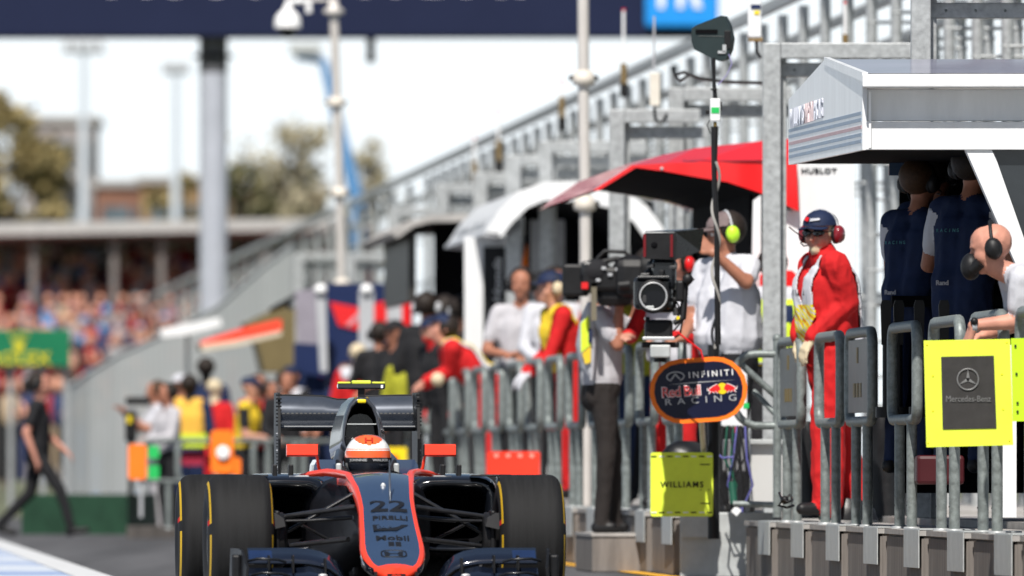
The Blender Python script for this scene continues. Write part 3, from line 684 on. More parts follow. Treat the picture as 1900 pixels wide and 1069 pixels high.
# ------------------------------------------------------------ pit wall: concrete blocks, platform and guard rails
NO, FO = 6.1, 5.72
ZN, ZF = .36, .405
CHARM = 'concrete blocks along the pit wall'
def block(Y, off, zt, L, lab, jut=.03, plate=True):
    """one block from Y to Y+L"""
    t = thing('concrete_block', lab, 'concrete block', WP(Y, off, 0), CHARM)
    o = t.location
    d = .6
    a, b = o+U*.02+N*(-jut), o+U*(L-.03)
    mb = MB(); bm = bmesh.new()
    fp = [a, b, b+N*d, a+N*d]
    vs_ = [bm.verts.new(p) for p in fp]+[bm.verts.new(p+Z*(zt-.03)) for p in fp]
    for f in ((3, 2, 1, 0), (4, 5, 6, 7), (0, 1, 5, 4), (1, 2, 6, 5), (2, 3, 7, 6), (3, 0, 4, 7)): bm.faces.new([vs_[i] for i in f])
    bmesh.ops.recalc_face_normals(bm, faces=bm.faces); bmesh.ops.bevel(bm, geom=bm.edges[:], offset=.012, segments=2, affect='EDGES')
    mb.bm(bm, conc); mb.build('block', t)
    mb = MB(); q = [p+Z*(zt-.028) for p in (a-N*.012+U*.0, b-N*.012, b+N*d, a+N*d)]; mb.prism(q, Z*.028, concl); mb.build('capping', t)
    if plate:
        mb = MB(); e = a-N*.013
        mb.prism([e+U*.0+Z*(zt+.003), e+U*.8+Z*(zt+.003), e+U*.8+Z*(zt-.2), e+Z*(zt-.2)], -N*.006, galvp)
        mb.prism([e+U*.0+Z*(zt+.003), e+U*.8+Z*(zt+.003), e+U*.8+N*.3+Z*(zt+.003), e+N*.3+Z*(zt+.003)], Z*.006, galvp)
        mb.build('cover_plate', t)
    return t
labs_near = ['concrete block at the right picture edge, its plate nearest the lens', 'concrete block under the lime board with the star emblem', 'concrete block just left of the lime board with the star emblem', 'concrete block below the bare rail right of the red marshal',
             'concrete block below the red marshal and the rail at his back', 'concrete block in front of the red marshal\'s boots', 'concrete block at the near edge of the gate gap, left of the red marshal', ]
Y0 = 56.1
for i in range(7):
    block(Y0+2.3*i, NO, ZN, 2.3, labs_near[i])
block(Y0-2.3, NO, ZN, 2.3, 'concrete block leaving the frame at the lower right corner')
far_l = ['right under the lime square board, first block beyond the gate gap', 'second block beyond the gate gap, left of the lime square board', 'beside the grey-shirted cameraman\'s right boot', 'under the boots of the grey-shirted cameraman', 'just left of the grey-shirted cameraman\'s boots',
         'near the right front tyre of the car, sixth beyond the gate', 'at the edge of the car\'s right front tyre, seventh beyond the gate', 'hidden mostly by the car\'s right front tyre, eighth beyond the gate']
FY = 72.75
for i in range(16):
    lab = 'grey concrete block '+far_l[i] if i < 8 else 'far grey concrete block behind the racing car'
    block(FY+2.3*i, FO, ZF, 2.3, lab, jut=.03)
t = thing('gate_plinth', 'pale galvanised steel plinth closing the end of the far wall beneath the lime square board', 'plinth', WP(72.7, FO, 0))
mb = MB(); e = WP(72.66, FO, 0)
X = Vector((1, 0, 0))
mb.box(e+X*.3+Z*.205+Vector((0, .25, 0)), (.6, .46, .41), galvp, bev=.006); mb.build('casing', t)
mb = MB(); mb.box(e+X*.11+Z*.33+Vector((0, -.01, 0)), (.2, .02, .16), galvp, bev=.003)
for i in range(7): mb.box(e+X*.2+Z*(.27+.02*i)+Vector((0, -.025, 0)), (.035, .015, .012), galv)
mb.build('hinge_plate', t)
mb = MB(); mb.box(e+X*.42+Z*.44+Vector((0, .1, 0)), (.05, .1, .05), galvp, bev=.008); mb.build('lug', t)
mb = MB(); mb.prism([WP(38, NO+.62, .0), WP(72.2, NO+.62, .0), WP(72.2, NO+4.5, .0), WP(38, NO+4.5, .0)], Z*.40, concl); mb.prism([WP(73.2, FO+.62, 0), WP(110, FO+.62, 0), WP(110, FO+4.5, 0), WP(73.2, FO+4.5, 0)], Z*.42, concl)
mb.prism([WP(72.25, NO+.62, 0), WP(73.1, NO+.62, 0), WP(73.1, NO+4.5, 0), WP(72.25, NO+4.5, 0)], Z*.38, concl)
mb.build('pit_wall_platform', kind='structure')
mb = MB(); mb.box(WP(76.6, FO-.16, .12)+Vector((0, 0, 0)), (.36, 1.6, .24), conc, rz=TH, bev=.01); mb.box(WP(76.6, FO-.16, .25), (.37, 1.62, .02), concl, rz=TH)
mb.build('step_block', label='low concrete step carrying the grey-shirted cameraman at the wall front', cat='step')

RG = 'galvanised guard rail panels on the pit wall'
def hoop(L=1.4, z0=.6, z1=1.11, r=.1):
    pts = []
    for cy, cz, a0 in ((r, z1-r, 180), (L-r, z1-r, 90), (L-r, z0+r, 0), (r, z0+r, -90)):
        for k in range(6):
            a = R(a0-90*k/5); pts.append(Vector((0, cy+r*math.cos(a), cz+r*math.sin(a))))
    return pts
def make_panel(board=False):
    t = thing('guard_rail_panel', 'x', 'guard rail', (0, 0, 0), RG)
    mb = MB(); mb.tube(hoop(), .031, galv2, 10, closed=True); mb.build('rail_loop', t)
    for y in (.3, .98):
        mb = MB(); mb.tube([(0, y, 0), (0, y, .62)], .029, galv2, 12); mb.lathe([(.045, 0), (.045, .012), (.03, .014)], galv, Matrix.Translation((0, y, 0)), 12); mb.ball((-.026, y, .13), .006, ink, seg=6); mb.build('leg', t)
    if board:
        bd = mat('dark notice plate', (.025, .03, .029), .4, 0, .3, 6, spec=.4)
        mb = MB(); mb.box((-.012, .7, .86), (.008, 1.22, .42), bd, bev=.003); b = mb.build('notice_plate', t)
        for y, z, h_, l_ in ((.74, .98, .1, .1), (.56, .78, .09, .12), (.74, .78, .09, .12), (.92, .78, .09, .12)): mb = MB(); mb.box((-.018, y, z), (.004, l_, h_*.9), gold); mb.build('notice_print', b)
    return t
near_spec = [(1480, 1, 'board', 'guard rail with a dark notice plate left of the red marshal'), (1553, 0, '', 'bare guard rail loop across the red marshal\'s hip'), (1612, 1, 'board', 'guard rail with a dark notice plate behind the red marshal\'s back'), (1695, 0, '', 'bare guard rail loop left of the lime board with the star emblem'),
             (1775, 0, '', 'guard rail behind the left half of the lime board with the star emblem'), (1855, 0, '', 'guard rail under the bald man\'s forearms'), (1945, 0, '', 'guard rail cut by the right picture edge')]
pa = make_panel(False); pb = make_panel(True); first = {0: pa, 1: pb}; used = set()
for px, brd, _, lab in near_spec:
    Y = YW(px+7, NO+.06); loc = WP(Y, NO+.06, ZN)
    if brd in used: o = dup(first[brd], loc, TH, lab)
    else: o = first[brd]; o.location = loc; o.rotation_euler = (0, 0, TH); o['label'] = lab; used.add(brd)
fl = ['guard rail just behind the oval orange-edged sign', 'guard rail between the oval sign and the grey-shirted cameraman', 'guard rail at the back of the grey-shirted cameraman\'s legs', 'guard rail right beside the grey-shirted cameraman\'s dark trousers', 'guard rail left of the grey-shirted cameraman', 'guard rail below the white-gloved hand',
      'guard rail above the red plate\'s right end', 'guard rail above the red plate\'s left end', 'guard rail under the bending marshal\'s elbow', 'guard rail under the bending marshal\'s forearm', 'guard rail left of the bending marshal\'s hands']
for i in range(15):
    dup(pa, WP(73.5+2.3*i, FO+.08, ZF), TH, fl[i] if i < len(fl) else 'far guard rail hidden behind the rear wing of the racing car')
# bend of the wall at the left
for i, px in enumerate((262, 330, 400, 470, 545)):
    o = dup(pa, P(px, 870, 112+.8*i)*1.0, -R(62), 'distant guard rail %s' % ('behind the orange and green paddles', 'under the lime-vested marshal', 'beside the orange paddle with a white disc', 'behind the yellow-shirted man', 'left of the rear wing endplate')[i]); o.location.z = .1; o.scale = (1, 1, .78)
mb = MB(); mb.prism([P(235, 870, 112.6)*1, P(620, 870, 116)*1, P(620, 870, 116.6)*1, P(235, 870, 113.2)*1], Z*.12, conc)
for i in range(len(mb.v)): mb.v[i] = (mb.v[i][0], mb.v[i][1], mb.v[i][2]-CH)
mb.build('kerb_block', label='low concrete kerb where the distant pit wall bends left', cat='kerb')

# rounded gate frame by the gap
t = thing('safety_gate', 'round-cornered galvanised gate frame with a diagonal brace beside the oval sign', 'gate', P(1442, 955, 71.0)*1)
t.location.z = ZN
mb = MB(); Yg = 71.0
mb.tube([P(1442, 960, Yg), P(1442, 628, Yg)], .026, galv2, 12); mb.ball(P(1442, 628, Yg), .03, galv2, seg=10); mb.build('post', t)
arc = [P(1440, 657, Yg), P(1400, 657, Yg)]+[P(1395-38*math.sin(R(a)), 722-65*math.cos(R(a)), Yg) for a in range(10, 175, 15)]+[P(1400, 790, Yg), P(1440, 790, Yg)]
mb = MB(); mb.tube(arc, .024, galv2, 12); mb.build('gate_loop', t)
mb = MB(); mb.tube([P(1366, 668, Yg), P(1440, 735, Yg+.05)], .021, galv2, 10); mb.tube([P(1398, 725, Yg+.15), P(1440, 770, Yg+.1)], .018, galv2, 10); mb.build('brace', t)
mb = MB(); mb.tube([P(1360, 935, Yg+.4), P(1440, 937, Yg+.4)], .02, galv2, 10); mb.build('foot_rail', t)

# ------------------------------------------------------------ catch fence with post-and-beam frames
CO = 8.6
fence = thing('catch_fence', 'tall galvanised debris fence with leaning parallel top pipes running along the pit wall', 'fence', (0, 0, 0))
mb = MB()
def meshmat():
    m = bpy.data.materials.new('wire mesh'); m.use_nodes = True; t = m.node_tree; b = t.nodes['Principled BSDF']
    b.inputs['Base Color'].default_value = (.5, .51, .52, 1); b.inputs['Metallic'].default_value = .2; b.inputs['Roughness'].default_value = .5
    tc = t.nodes.new('ShaderNodeTexCoord'); sp = t.nodes.new('ShaderNodeSeparateXYZ'); t.links.new(tc.outputs['Object'], sp.inputs[0])
    outs = []
    for ch, sc in ((1, 12.5), (2, 12.5)):
        mu = t.nodes.new('ShaderNodeMath'); mu.operation = 'MULTIPLY'; mu.inputs[1].default_value = sc; t.links.new(sp.outputs[ch], mu.inputs[0])
        fr = t.nodes.new('ShaderNodeMath'); fr.operation = 'FRACT'; t.links.new(mu.outputs[0], fr.inputs[0])
        lt = t.nodes.new('ShaderNodeMath'); lt.operation = 'LESS_THAN'; lt.inputs[1].default_value = .03; t.links.new(fr.outputs[0], lt.inputs[0]); outs.append(lt)
    mx = t.nodes.new('ShaderNodeMath'); mx.operation = 'MAXIMUM'; t.links.new(outs[0].outputs[0], mx.inputs[0]); t.links.new(outs[1].outputs[0], mx.inputs[1])
    t.links.new(mx.outputs[0], b.inputs['Alpha']); return m
wire = meshmat()
mb.add([WP(45, CO, .4), WP(300, CO, .4), WP(300, CO, 4.6), WP(45, CO, 4.6)], [(0, 1, 2, 3)], wire); mb.build('wire_mesh', fence)
for dz, do, r in ((4.72, 0, .06), (4.45, .25, .05), (4.2, .5, .05), (4.55, -.3, .035)):
    mb = MB(); mb.tube([WP(45, CO+do, dz), WP(300, CO+do, dz)], r, galv, 8); mb.build('top_pipe', fence)
mb = MB(); 
for z in (3.2, 2.0, 1.0): mb.tube([WP(45, CO+.05, z), WP(300, CO+.05, z)], .02, galv, 6)
mb.build('cable', fence)
def fence_post(full):
    mb = MB(); L_ = 4.6
    mb.tube([(0, 0, .1), (0, 0, L_)], .045, galv, 8); mb.tube([(.55, 0, .1), (.5, 0, L_-.4)], .04, galv, 8)
    for k in range(15 if full else 5): z = .3+(k*.28 if full else k*.9); mb.tube([(-.03, -.03, z), (.55, -.03, z)], .0135, galv, 6)
    me = mb.build('fence_post', fence); return me
posts = [fence_post(True), fence_post(False)]
for i in range(72):
    Y = 52+2.0*i if i < 50 else 152+4.5*(i-50)
    k = 0 if Y < 91 else 1; o = posts[k]
    if o.location.length > 0: o = o.copy(); C.objects.link(o); o.parent = fence
    o.location = WP(Y, CO, 0)

PG = 'post and beam frames of the debris fence'
def portal(px, Y, py, wpx, lab, t_=.115):
    t = thing('fence_frame', lab, 'steel frame', ((px-950)*Y/F, Y, .4), PG)
    zt = CH+(870-py)*Y/F; x0 = (px-950)*Y/F+t_/2; x1 = x0+wpx*Y/F
    mb = MB(); mb.box((x0, Y, (zt+.4)/2), (t_, t_, zt-.4-.004), galv, bev=.006); mb.build('post', t)
    mb = MB(); mb.box((x0+.062, Y+.11, (zt+.3)/2), (.07, .1, zt-.5), galv, bev=.006); mb.build('inner_post', t)
    mb = MB(); mb.box(((x0+x1)/2, Y, zt-.05), (x1-x0-t_-.004, t_*.95, .1), galv, bev=.006); mb.build('beam', t)
    mb = MB(); mb.box(((x0+x1)/2, Y+.1, zt-.17), (x1-x0, .09, .09), galv, bev=.006)
    for q in range(6): mb.ball((x0+.15+q*(x1-x0)/6, Y+.055, zt-.17), .009, galv2, seg=6)
    mb.build('lower_beam', t)
    return t
for px, Y, py, wp, lab in ((1690, 66.5, -35, 330, 'nearest steel frame, rising out of the picture above the white roof'), (1415, 73.2, 80, 285, 'steel frame standing right of the grey antenna, before the red canopy'), (1240, 85, 163, 230, 'steel frame behind the grey antenna mast, above the red canopy'),
                        (1130, 84.6, 203, 170, 'steel frame between the tall pale pole and the antenna mast'), (1000, 99.5, 262, 200, 'steel frame above the white arched shelter, left of the tall pale pole'), (938, 105, 288, 190, 'steel frame over the left half of the white arched shelter'),
                        (878, 112, 320, 150, 'steel frame just above the dark roofed shelter'), (808, 121, 342, 150, 'steel frame left above the dark roofed shelter'), (640, 150, 470, 110, 'small distant steel frame right of the camera pole'), (545, 168, 470, 90, 'small distant steel frame left of the camera pole'), (720, 134, 385, 110, 'distant steel frame over the navy and red shelter')):
    portal(px, Y, py, wp, lab, .115 if Y < 100 else .14)

# ------------------------------------------------------------ team shelters along the wall
def pprism(mb, pts, Y, L, m, ms=None, dirv=None): mb.prism([P(x, y, Y) for x, y in pts], (dirv or U)*L, m, ms)
def side_text(mb, key, m, Y0_, Y1_, off, z, ht):
    """text on a face that looks at the track: reads from far (left) to near"""
    a, b = WP(Y1_, off, z), WP(Y0_, off, z); ux = (b-a)
    M = Matrix(((ux.x, 0, -N.x, (a.x+b.x)/2), (ux.y, 0, -N.y, (a.y+b.y)/2), (0, ht, 0, z), (0, 0, 0, 1))); mb.text(key, m, M)
# 1 white gabled shelter at the right
t = thing('team_shelter', 'white gabled pit wall shelter with a lavender roof and striped side board at right', 'shelter', WP(61, 6.2, .4))
YN = 61.0; YF = 65.5; off = 5.78
x0 = P(1600, 0, YN).x; x1 = x0+3.0
roofm = mat('lavender roof skin', (.30, .29, .37), .3, 0, .2, 1.2, coat=.6)
z1, zr, z2 = 2.80, 2.965, 2.80
rx = lambda Y: (off-.06395*Y)
mb = MB()
mb.add([(rx(YN)-.0, YN-.17, z1+.004), (x1, YN-.17, z1+.004), (x1, 63.2, zr), (rx(63.2), 63.2, zr)], [(0, 1, 2, 3)], roofm)
mb.add([(rx(63.2), 63.2, zr), (x1, 63.2, zr), (x1, YF, z2), (rx(YF), YF, z2)], [(0, 1, 2, 3)], roofm)
mb.build('roof', t)
mb = MB(); mb.box(((x0+x1)/2+.01, YN-.17, z1-.035), (x1-x0+.03, .03, .07), white, bev=.008); mb.box(((x0+x1)/2, YN-.05, z1-.065), (x1-x0, .13, .008), white)
pts = [(rx(YN), YN-.17, z1+.01), (rx(63.2), 63.2, zr+.012), (rx(63.2), 63.2, zr-.03), (rx(YN), YN-.17, z1-.04)]
mb.prism([Vector(p)-N*.006 for p in pts], N*.03, white)
mb.build('roof_lip', t)
mb = MB(); mb.box(((x0+x1)/2+.01, YN+.03, 2.64), (x1-x0-.02, .03, .17), white, bev=.004); mb.box(((x0+x1)/2+.01, YN, 2.475), (x1-x0-.02, .03, .15), white, bev=.004)
mb.box((x0+.04, YN-.02, 2.56), (.012, .03, .3), whitem); mb.build('fascia', t)
mb = MB(); sp = [WP(YN, off, 2.40), WP(YF, off, 2.44), WP(YF, off, 2.815), WP(63.2, off, zr), WP(YN, off, 2.79)]
mb.prism(sp, N*.025, white); sb = mb.build('side_board', t)
mb = MB()
for k, (z, m_) in enumerate(((2.475, cblue), (2.51, cblue), (2.55, redp), (2.59, cblue), (2.625, cblue))):
    m2 = mat('faded stripe blue', (.30, .38, .48), .5) if m_ is cblue else mat('faded stripe red', (.55, .36, .38), .5)
    mb.prism([WP(YN+.05, off, z-.035), WP(YF-.05, off, z+.0-.0), WP(YF-.05, off, z+.018), WP(YN+.05, off, z-.017)], -N*.003, m2)
mb.build('side_stripes', sb)
mb = MB(); lt = mat('faded letter grey', (.56, .58, .65), .5); lr = mat('faded letter pink', (.66, .53, .54), .5)
side_text(mb, 'wmr1', lt, 64.45, 65.35, off-.004, 2.70, .11); side_text(mb, 'wmr2', lr, 63.85, 64.42, off-.004, 2.70, .11); side_text(mb, 'wmr3', lt, 63.3, 63.82, off-.004, 2.70, .11); mb.build('side_lettering', sb)
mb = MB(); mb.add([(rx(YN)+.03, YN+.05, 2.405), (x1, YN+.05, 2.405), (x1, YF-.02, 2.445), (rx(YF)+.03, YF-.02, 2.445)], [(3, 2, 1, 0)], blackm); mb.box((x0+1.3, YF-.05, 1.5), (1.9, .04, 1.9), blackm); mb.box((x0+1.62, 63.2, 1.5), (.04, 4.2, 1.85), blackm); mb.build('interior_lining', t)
mb = MB(); mb.box(P(1690, 300, 65.2)+Vector((0, 0, -.02)), (.25, .02, .12), mat('blue screen', (.05, .09, .16), .2)); mb.build('rear_window', t)
mb = MB(); pprism(mb, [(1792, 278), (1840, 278), (1850, 300), (1910, 470), (1935, 560), (1935, 640), (1898, 520)], YN, .08, white); mb.build('front_pillar', t)
mb = MB(); pprism(mb, [(1845, 284), (2150, 284), (2150, 640), (1944, 640), (1940, 560)], YN+.05, .02, glass); mb.build('front_window', t)
mb = MB(); pprism(mb, [(1836, 262), (1850, 254), (2150, 254), (2150, 284), (1842, 284)], YN+.045, .02, glass); mb.build('window_top', t)
mb = MB(); pprism(mb, [(1836, 640), (1886, 640), (1886, 960), (1850, 960)], 60, .05, white); mb.build('skirt_panel', t)
mb = MB(); mb.box(P(1742, 872, 62), (.26, .5, .16), mat('maroon case', (.05, .005, .008), .5), bev=.02); mb.build('equipment_case', t)
mb = MB(); pprism(mb, [(1655, 283), (1690, 283), (1722, 400), (1700, 400)], 65.3, .06, blackm); mb.build('rear_pillar', t)
mb = MB(); mb.box(P(1800, 560, 64.5), (.9, .5, .06), blackm); mb.box(P(1800, 700, 64.8), (.9, .1, .9), blackm); mb.build('console_desk', t)
# 2 red canopy
t = thing('team_shelter', 'red visor-shaped pit wall canopy with black underside behind the cameraman', 'shelter', P(1400, 870, 74))
Yc, Lc = 77.0, 5.2
redg = mat('gloss red shell', (.72, .012, .014), .22, 0, .04, 2, coat=.6)
mb = MB()
crease = [(1118, 342), (1172, 307), (1232, 303), (1290, 301), (1410, 298), (1478, 300)]
topl = [(1116, 339), (1172, 302), (1232, 287), (1290, 275), (1410, 262), (1475, 257)]
low = [(1482, 392), (1410, 358), (1350, 338), (1300, 330), (1240, 319), (1180, 311), (1112, 353), (1100, 354)]
mb.add([P(x, y, Yc) for x, y in crease+low], [tuple(range(14))], redg)
tops = [P(x, y, Yc+.45) for x, y in topl]
mb.add([P(x, y, Yc) for x, y in crease]+tops, [(i, i+1, 7+i, 6+i) for i in range(5)], redg)
mb.add(tops+[p+U*Lc for p in tops], [(i, i+1, 7+i, 6+i) for i in range(5)], redg)
mb.add([P(1100, 354, Yc), P(1118, 342, Yc), tops[0], P(1100, 354, Yc)+U*Lc, tops[0]+U*Lc], [(0, 1, 2), (0, 2, 4, 3)], redg)
lo2 = [P(x, y, Yc) for x, y in low]
mb.add(lo2+[p+U*(Lc+.45) for p in lo2], [(i, i+1, 9+i, 8+i) for i in range(7)], redg)
mb.ball(P(1228, 313, Yc-.01), .012, silver, seg=8)
mb.build('canopy_shell', t)
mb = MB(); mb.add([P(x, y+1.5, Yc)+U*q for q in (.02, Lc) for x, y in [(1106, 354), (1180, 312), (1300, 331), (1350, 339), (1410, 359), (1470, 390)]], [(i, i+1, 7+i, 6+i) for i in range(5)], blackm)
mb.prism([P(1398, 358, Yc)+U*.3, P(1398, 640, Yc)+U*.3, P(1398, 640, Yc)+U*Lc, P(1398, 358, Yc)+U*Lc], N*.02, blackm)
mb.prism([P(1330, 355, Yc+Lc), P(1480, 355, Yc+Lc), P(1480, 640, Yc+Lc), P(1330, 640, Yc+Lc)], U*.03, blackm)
mb.build('canopy_lining', t)
mb = MB(); pprism(mb, [(1398, 372), (1412, 362), (1412, 640), (1392, 640)], Yc, .05, white); mb.build('edge_strip', t)
mb = MB(); pprism(mb, [(1410, 512), (1425, 500), (1470, 502), (1482, 514), (1482, 566), (1410, 560)], Yc-.3, 1.2, redg); mb.build('counter_hood', t)
mb = MB(); pprism(mb, [(1455, 304), (1584, 304), (1584, 700), (1455, 700)], Yc+.1, .06, white); wp_ = mb.build('end_panel', t)
mb = MB(); mb.text('hublot', ink, facecam(P(1520, 317, Yc+.095), 66*Yc/F, 10*Yc/F)); mb.build('end_panel_lettering', wp_)
# 3 white arch
t = thing('team_shelter', 'white arched pit wall shelter with a black lettered strip on its end panel', 'shelter', P(1000, 870, 99))
Ya, La = 99.0, 5.8
outer = [(900, 432), (925, 392), (960, 356), (1010, 338), (1080, 336), (1150, 348), (1200, 382), (1232, 425), (1244, 500), (1246, 600)]
inner = [(1210, 600), (1208, 500), (1200, 446), (1176, 412), (1140, 388), (1080, 374), (1010, 372), (978, 386), (950, 414), (930, 440)]
mb = MB(); mb.prism([P(x, y, Ya) for x, y in outer+inner], U*La, white); sh = mb.build('arch_shell', t)
mb = MB(); a = [P(898, 430, Ya), P(928, 434, Ya), P(924, 440, Ya), P(896, 437, Ya)]; mb.prism(a, U*La, greyp); mb.build('visor_edge', sh)
mb = MB()
va, vb = P(903, 428, Ya)-N*.012, P(903, 428, Ya)+U*La-N*.012
d_ = (P(925, 392, Ya)-P(900, 432, Ya))*.7; ux = (va-vb)*.7
nrm = ux.normalized().cross(d_.normalized())
cc = (va+vb)/2+d_*.6
mb.text('mclhonda', silver, Matrix(((ux.x, d_.x*.5, nrm.x, cc.x), (ux.y, d_.y*.5, nrm.y, cc.y), (ux.z, d_.z*.5, nrm.z, cc.z), (0, 0, 0, 1)))); mb.build('visor_lettering', sh)
mb = MB(); pprism(mb, [(862, 440), (948, 440), (948, 700), (862, 700)], Ya+1.2, .06, white); ep = mb.build('end_panel', t)
mb = MB(); pprism(mb, [(897, 458), (938, 458), (938, 705), (897, 705)], Ya+1.16, .03, ink); st = mb.build('lettered_strip', ep)
mb = MB(); mb.text('mclhonda', silver, facecam(P(923, 578, Ya+1.14), 200*100/F, 15*100/F, roll=R(90))); mb.build('strip_lettering', st)
mb = MB(); pprism(mb, [(940, 440), (966, 420), (966, 690), (940, 690)], Ya+.3, .1, galv); mb.build('corner_post', t)
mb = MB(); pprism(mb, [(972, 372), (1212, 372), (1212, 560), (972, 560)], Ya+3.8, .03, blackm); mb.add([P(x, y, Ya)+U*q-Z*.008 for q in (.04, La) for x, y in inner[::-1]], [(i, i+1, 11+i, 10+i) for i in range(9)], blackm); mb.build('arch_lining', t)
mb = MB(); pprism(mb, [(985, 408), (1048, 408), (1048, 560), (985, 560)], Ya+3.0, .02, mat('misty pane', (.30, .31, .33), .15, 0, .25, 5, coat=.5)); mb.build('side_window', t)
mb = MB(); pprism(mb, [(1150, 380), (1206, 440), (1208, 560), (1150, 560)], Ya+2, .02, mat('navy door glass', (.03, .04, .065), .1, 0, .2, 4, coat=1)); mb.build('door_window', t)
mb = MB(); pprism(mb, [(966, 500), (978, 450), (978, 500)], Ya+2.5, .02, orangep); mb.build('orange_flash', t)
# 4 dark roofed shelter
t = thing('team_shelter', 'dark open pit wall shelter with a pale curved roof edge left of the white arch', 'shelter', P(790, 870, 110))
Yd, Ld = 110.0, 6.0
mb = MB(); mb.prism([P(x, y, Yd) for x, y in ((725, 432), (762, 408), (800, 399), (860, 396), (900, 396), (900, 410), (800, 412), (768, 420), (738, 442))], U*Ld, concl); mb.build('roof', t)
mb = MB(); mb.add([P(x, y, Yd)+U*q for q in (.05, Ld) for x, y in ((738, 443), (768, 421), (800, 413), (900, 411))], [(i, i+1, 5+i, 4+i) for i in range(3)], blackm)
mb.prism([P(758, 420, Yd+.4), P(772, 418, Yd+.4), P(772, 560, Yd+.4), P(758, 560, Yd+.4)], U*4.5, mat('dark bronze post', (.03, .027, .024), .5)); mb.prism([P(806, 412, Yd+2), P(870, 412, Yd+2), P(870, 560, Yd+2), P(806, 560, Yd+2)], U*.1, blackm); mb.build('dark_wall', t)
mb = MB(); pprism(mb, [(690, 655), (750, 652), (752, 720), (690, 720)], 112, 1.0, black); mb.build('low_cabinet', t)
# 5 navy and red shelter
t = thing('team_shelter', 'navy and red panelled pit wall shelter with pale uprights behind the airbox', 'shelter', P(690, 870, 122))
Ye = 120.0
mb = MB(); pprism(mb, [(606, 526), (764, 526), (764, 720), (606, 720)], Ye, .08, navyp); fp = mb.build('front_panel', t)
mb = MB(); pprism(mb, [(612, 560), (672, 572), (705, 560), (762, 548), (762, 606), (720, 616), (660, 612), (628, 604)], Ye-.02, .015, redp); pprism(mb, [(640, 604), (652, 604), (682, 574), (672, 572)], Ye-.03, .008, mat('pink flash', (.6, .25, .28), .5)); mb.build('panel_flash', fp)
for x0_, x1_ in ((586, 604), (666, 694), (718, 746)):
    mb = MB(); pprism(mb, [(x0_, 540), (x1_, 540), (x1_+(4 if x0_ < 600 else 0), 690), (x0_+(8 if x0_ < 600 else 0), 690)], Ye-.5, .1, greyp); mb.ball(P((x0_+x1_)/2, 538, Ye-.5), .07, whitem, 1, 1, .9); mb.build('upright', t)
mb = MB(); pprism(mb, [(548, 540), (592, 535), (592, 640), (552, 636)], Ye+1.5, .05, mat('mauve grey panel', (.26, .24, .28), .5)); pprism(mb, [(545, 636), (606, 640), (606, 700), (545, 690)], Ye+1.4, .05, navyp); mb.build('side_panel', t)
mb = MB(); mb.prism([P(520, 566, Ye+3), P(588, 528, Ye+3), P(590, 534, Ye+3), P(524, 572, Ye+3)], U*3, blackm); mb.prism([P(545, 560, Ye+2), P(592, 528, Ye+2), P(594, 540, Ye+2), P(548, 572, Ye+2)], U*2, galvp); mb.build('roof_edge', t)
# 6 gold-brown and orange shelter farther off, 7 white blade
t = thing('team_shelter', 'small distant shelter with a brown side and thin orange and white roof blade', 'shelter', P(480, 870, 138))
mb = MB(); pprism(mb, [(455, 600), (548, 556), (548, 690), (490, 690), (478, 640)], 140, 1.5, mat('khaki brown side', (.15, .115, .05), .6)); mb.build('side_wall', t)
mb = MB(); pprism(mb, [(372, 634), (440, 612), (522, 592), (522, 612), (448, 628), (376, 646)], 136, 1.5, corange); mb.build('roof_blade', t)
mb = MB(); pprism(mb, [(372, 640), (448, 630), (522, 614), (522, 622), (450, 640), (376, 652)], 135.9, 1.5, mat('cream blade', (.6, .52, .4), .5)); mb.build('blade_edge', t)
mb = MB(); pprism(mb, [(296, 612), (330, 604), (408, 590), (412, 604), (340, 622), (300, 626)], 148, 2.0, whitem); mb.prism([P(345, 622, 149), P(352, 622, 149), P(352, 860, 149), P(345, 860, 149)], U*.1, galv)
mb.build('canopy_blade', label='thin white canopy blade on a post left of the orange roof blade', cat='canopy')
# ------------------------------------------------------------ far background
Yg = 192.0; ug = Yg/F
gant = thing('overhead_gantry', 'navy overhead sign gantry with cut-off white lettering on a thick grey column', 'gantry', P(395, 870, Yg))
gant.location.z = 0
mb = MB(); a = P(-120, 70, Yg); b = P(1330, -260, Yg); mb.box((a+b)/2, (b.x-a.x, 1.2, b.z-a.z), mat('gantry navy', (.014, .019, .05), .6, 0, .06, 1, spec=.1), bev=.02); gb = mb.build('sign_board', gant)
mb = MB(); mb.text('gp', whitem, facecam(P(600, -57, Yg)+Vector((0, -.61, 0)), 800*ug, 106*ug)); mb.build('sign_lettering', gb)
mb = MB(); c0 = P(1265, -60, Yg-.8); mb.box(c0, (136*ug, .2, 222*ug), mat('sky blue board', (.015, .26, .72), .4, 0, .04), bev=.06); bb = mb.build('blue_board', gant)
mb = MB(); mb.text('fr', whitem, facecam(P(1262, -35, Yg-.92), 82*ug, 100*ug)); mb.build('blue_board_lettering', bb)
mb = MB(); r_ = 26*ug; c0 = P(396, 870, Yg); mb.tube([(c0.x, Yg, 0), (c0.x, Yg, CH+775*ug)], r_, steel2 if 0 else mat('column grey', (.45, .47, .53), .4, .2, .08, 2), 28); mb.build('column', gant)
mb = MB(); mb.tube([(c0.x, Yg, CH+735*ug), (c0.x, Yg, CH+798*ug)], r_*1.02, mat('column dark head', (.1, .1, .11), .5), 28); mb.lathe([(r_, 0), (r_*1.45, 0), (r_*1.45, .06), (r_, .06)], black, Matrix.Translation((c0.x, Yg, CH+762*ug)), 28); mb.build('column_head', gant)
mb = MB(); mb.box(P(688, 82, Yg), (16*ug, .2, 34*ug), black, bev=.02); mb.ball(P(688, 108, Yg), 10*ug, black); mb.build('hanging_camera', gant)

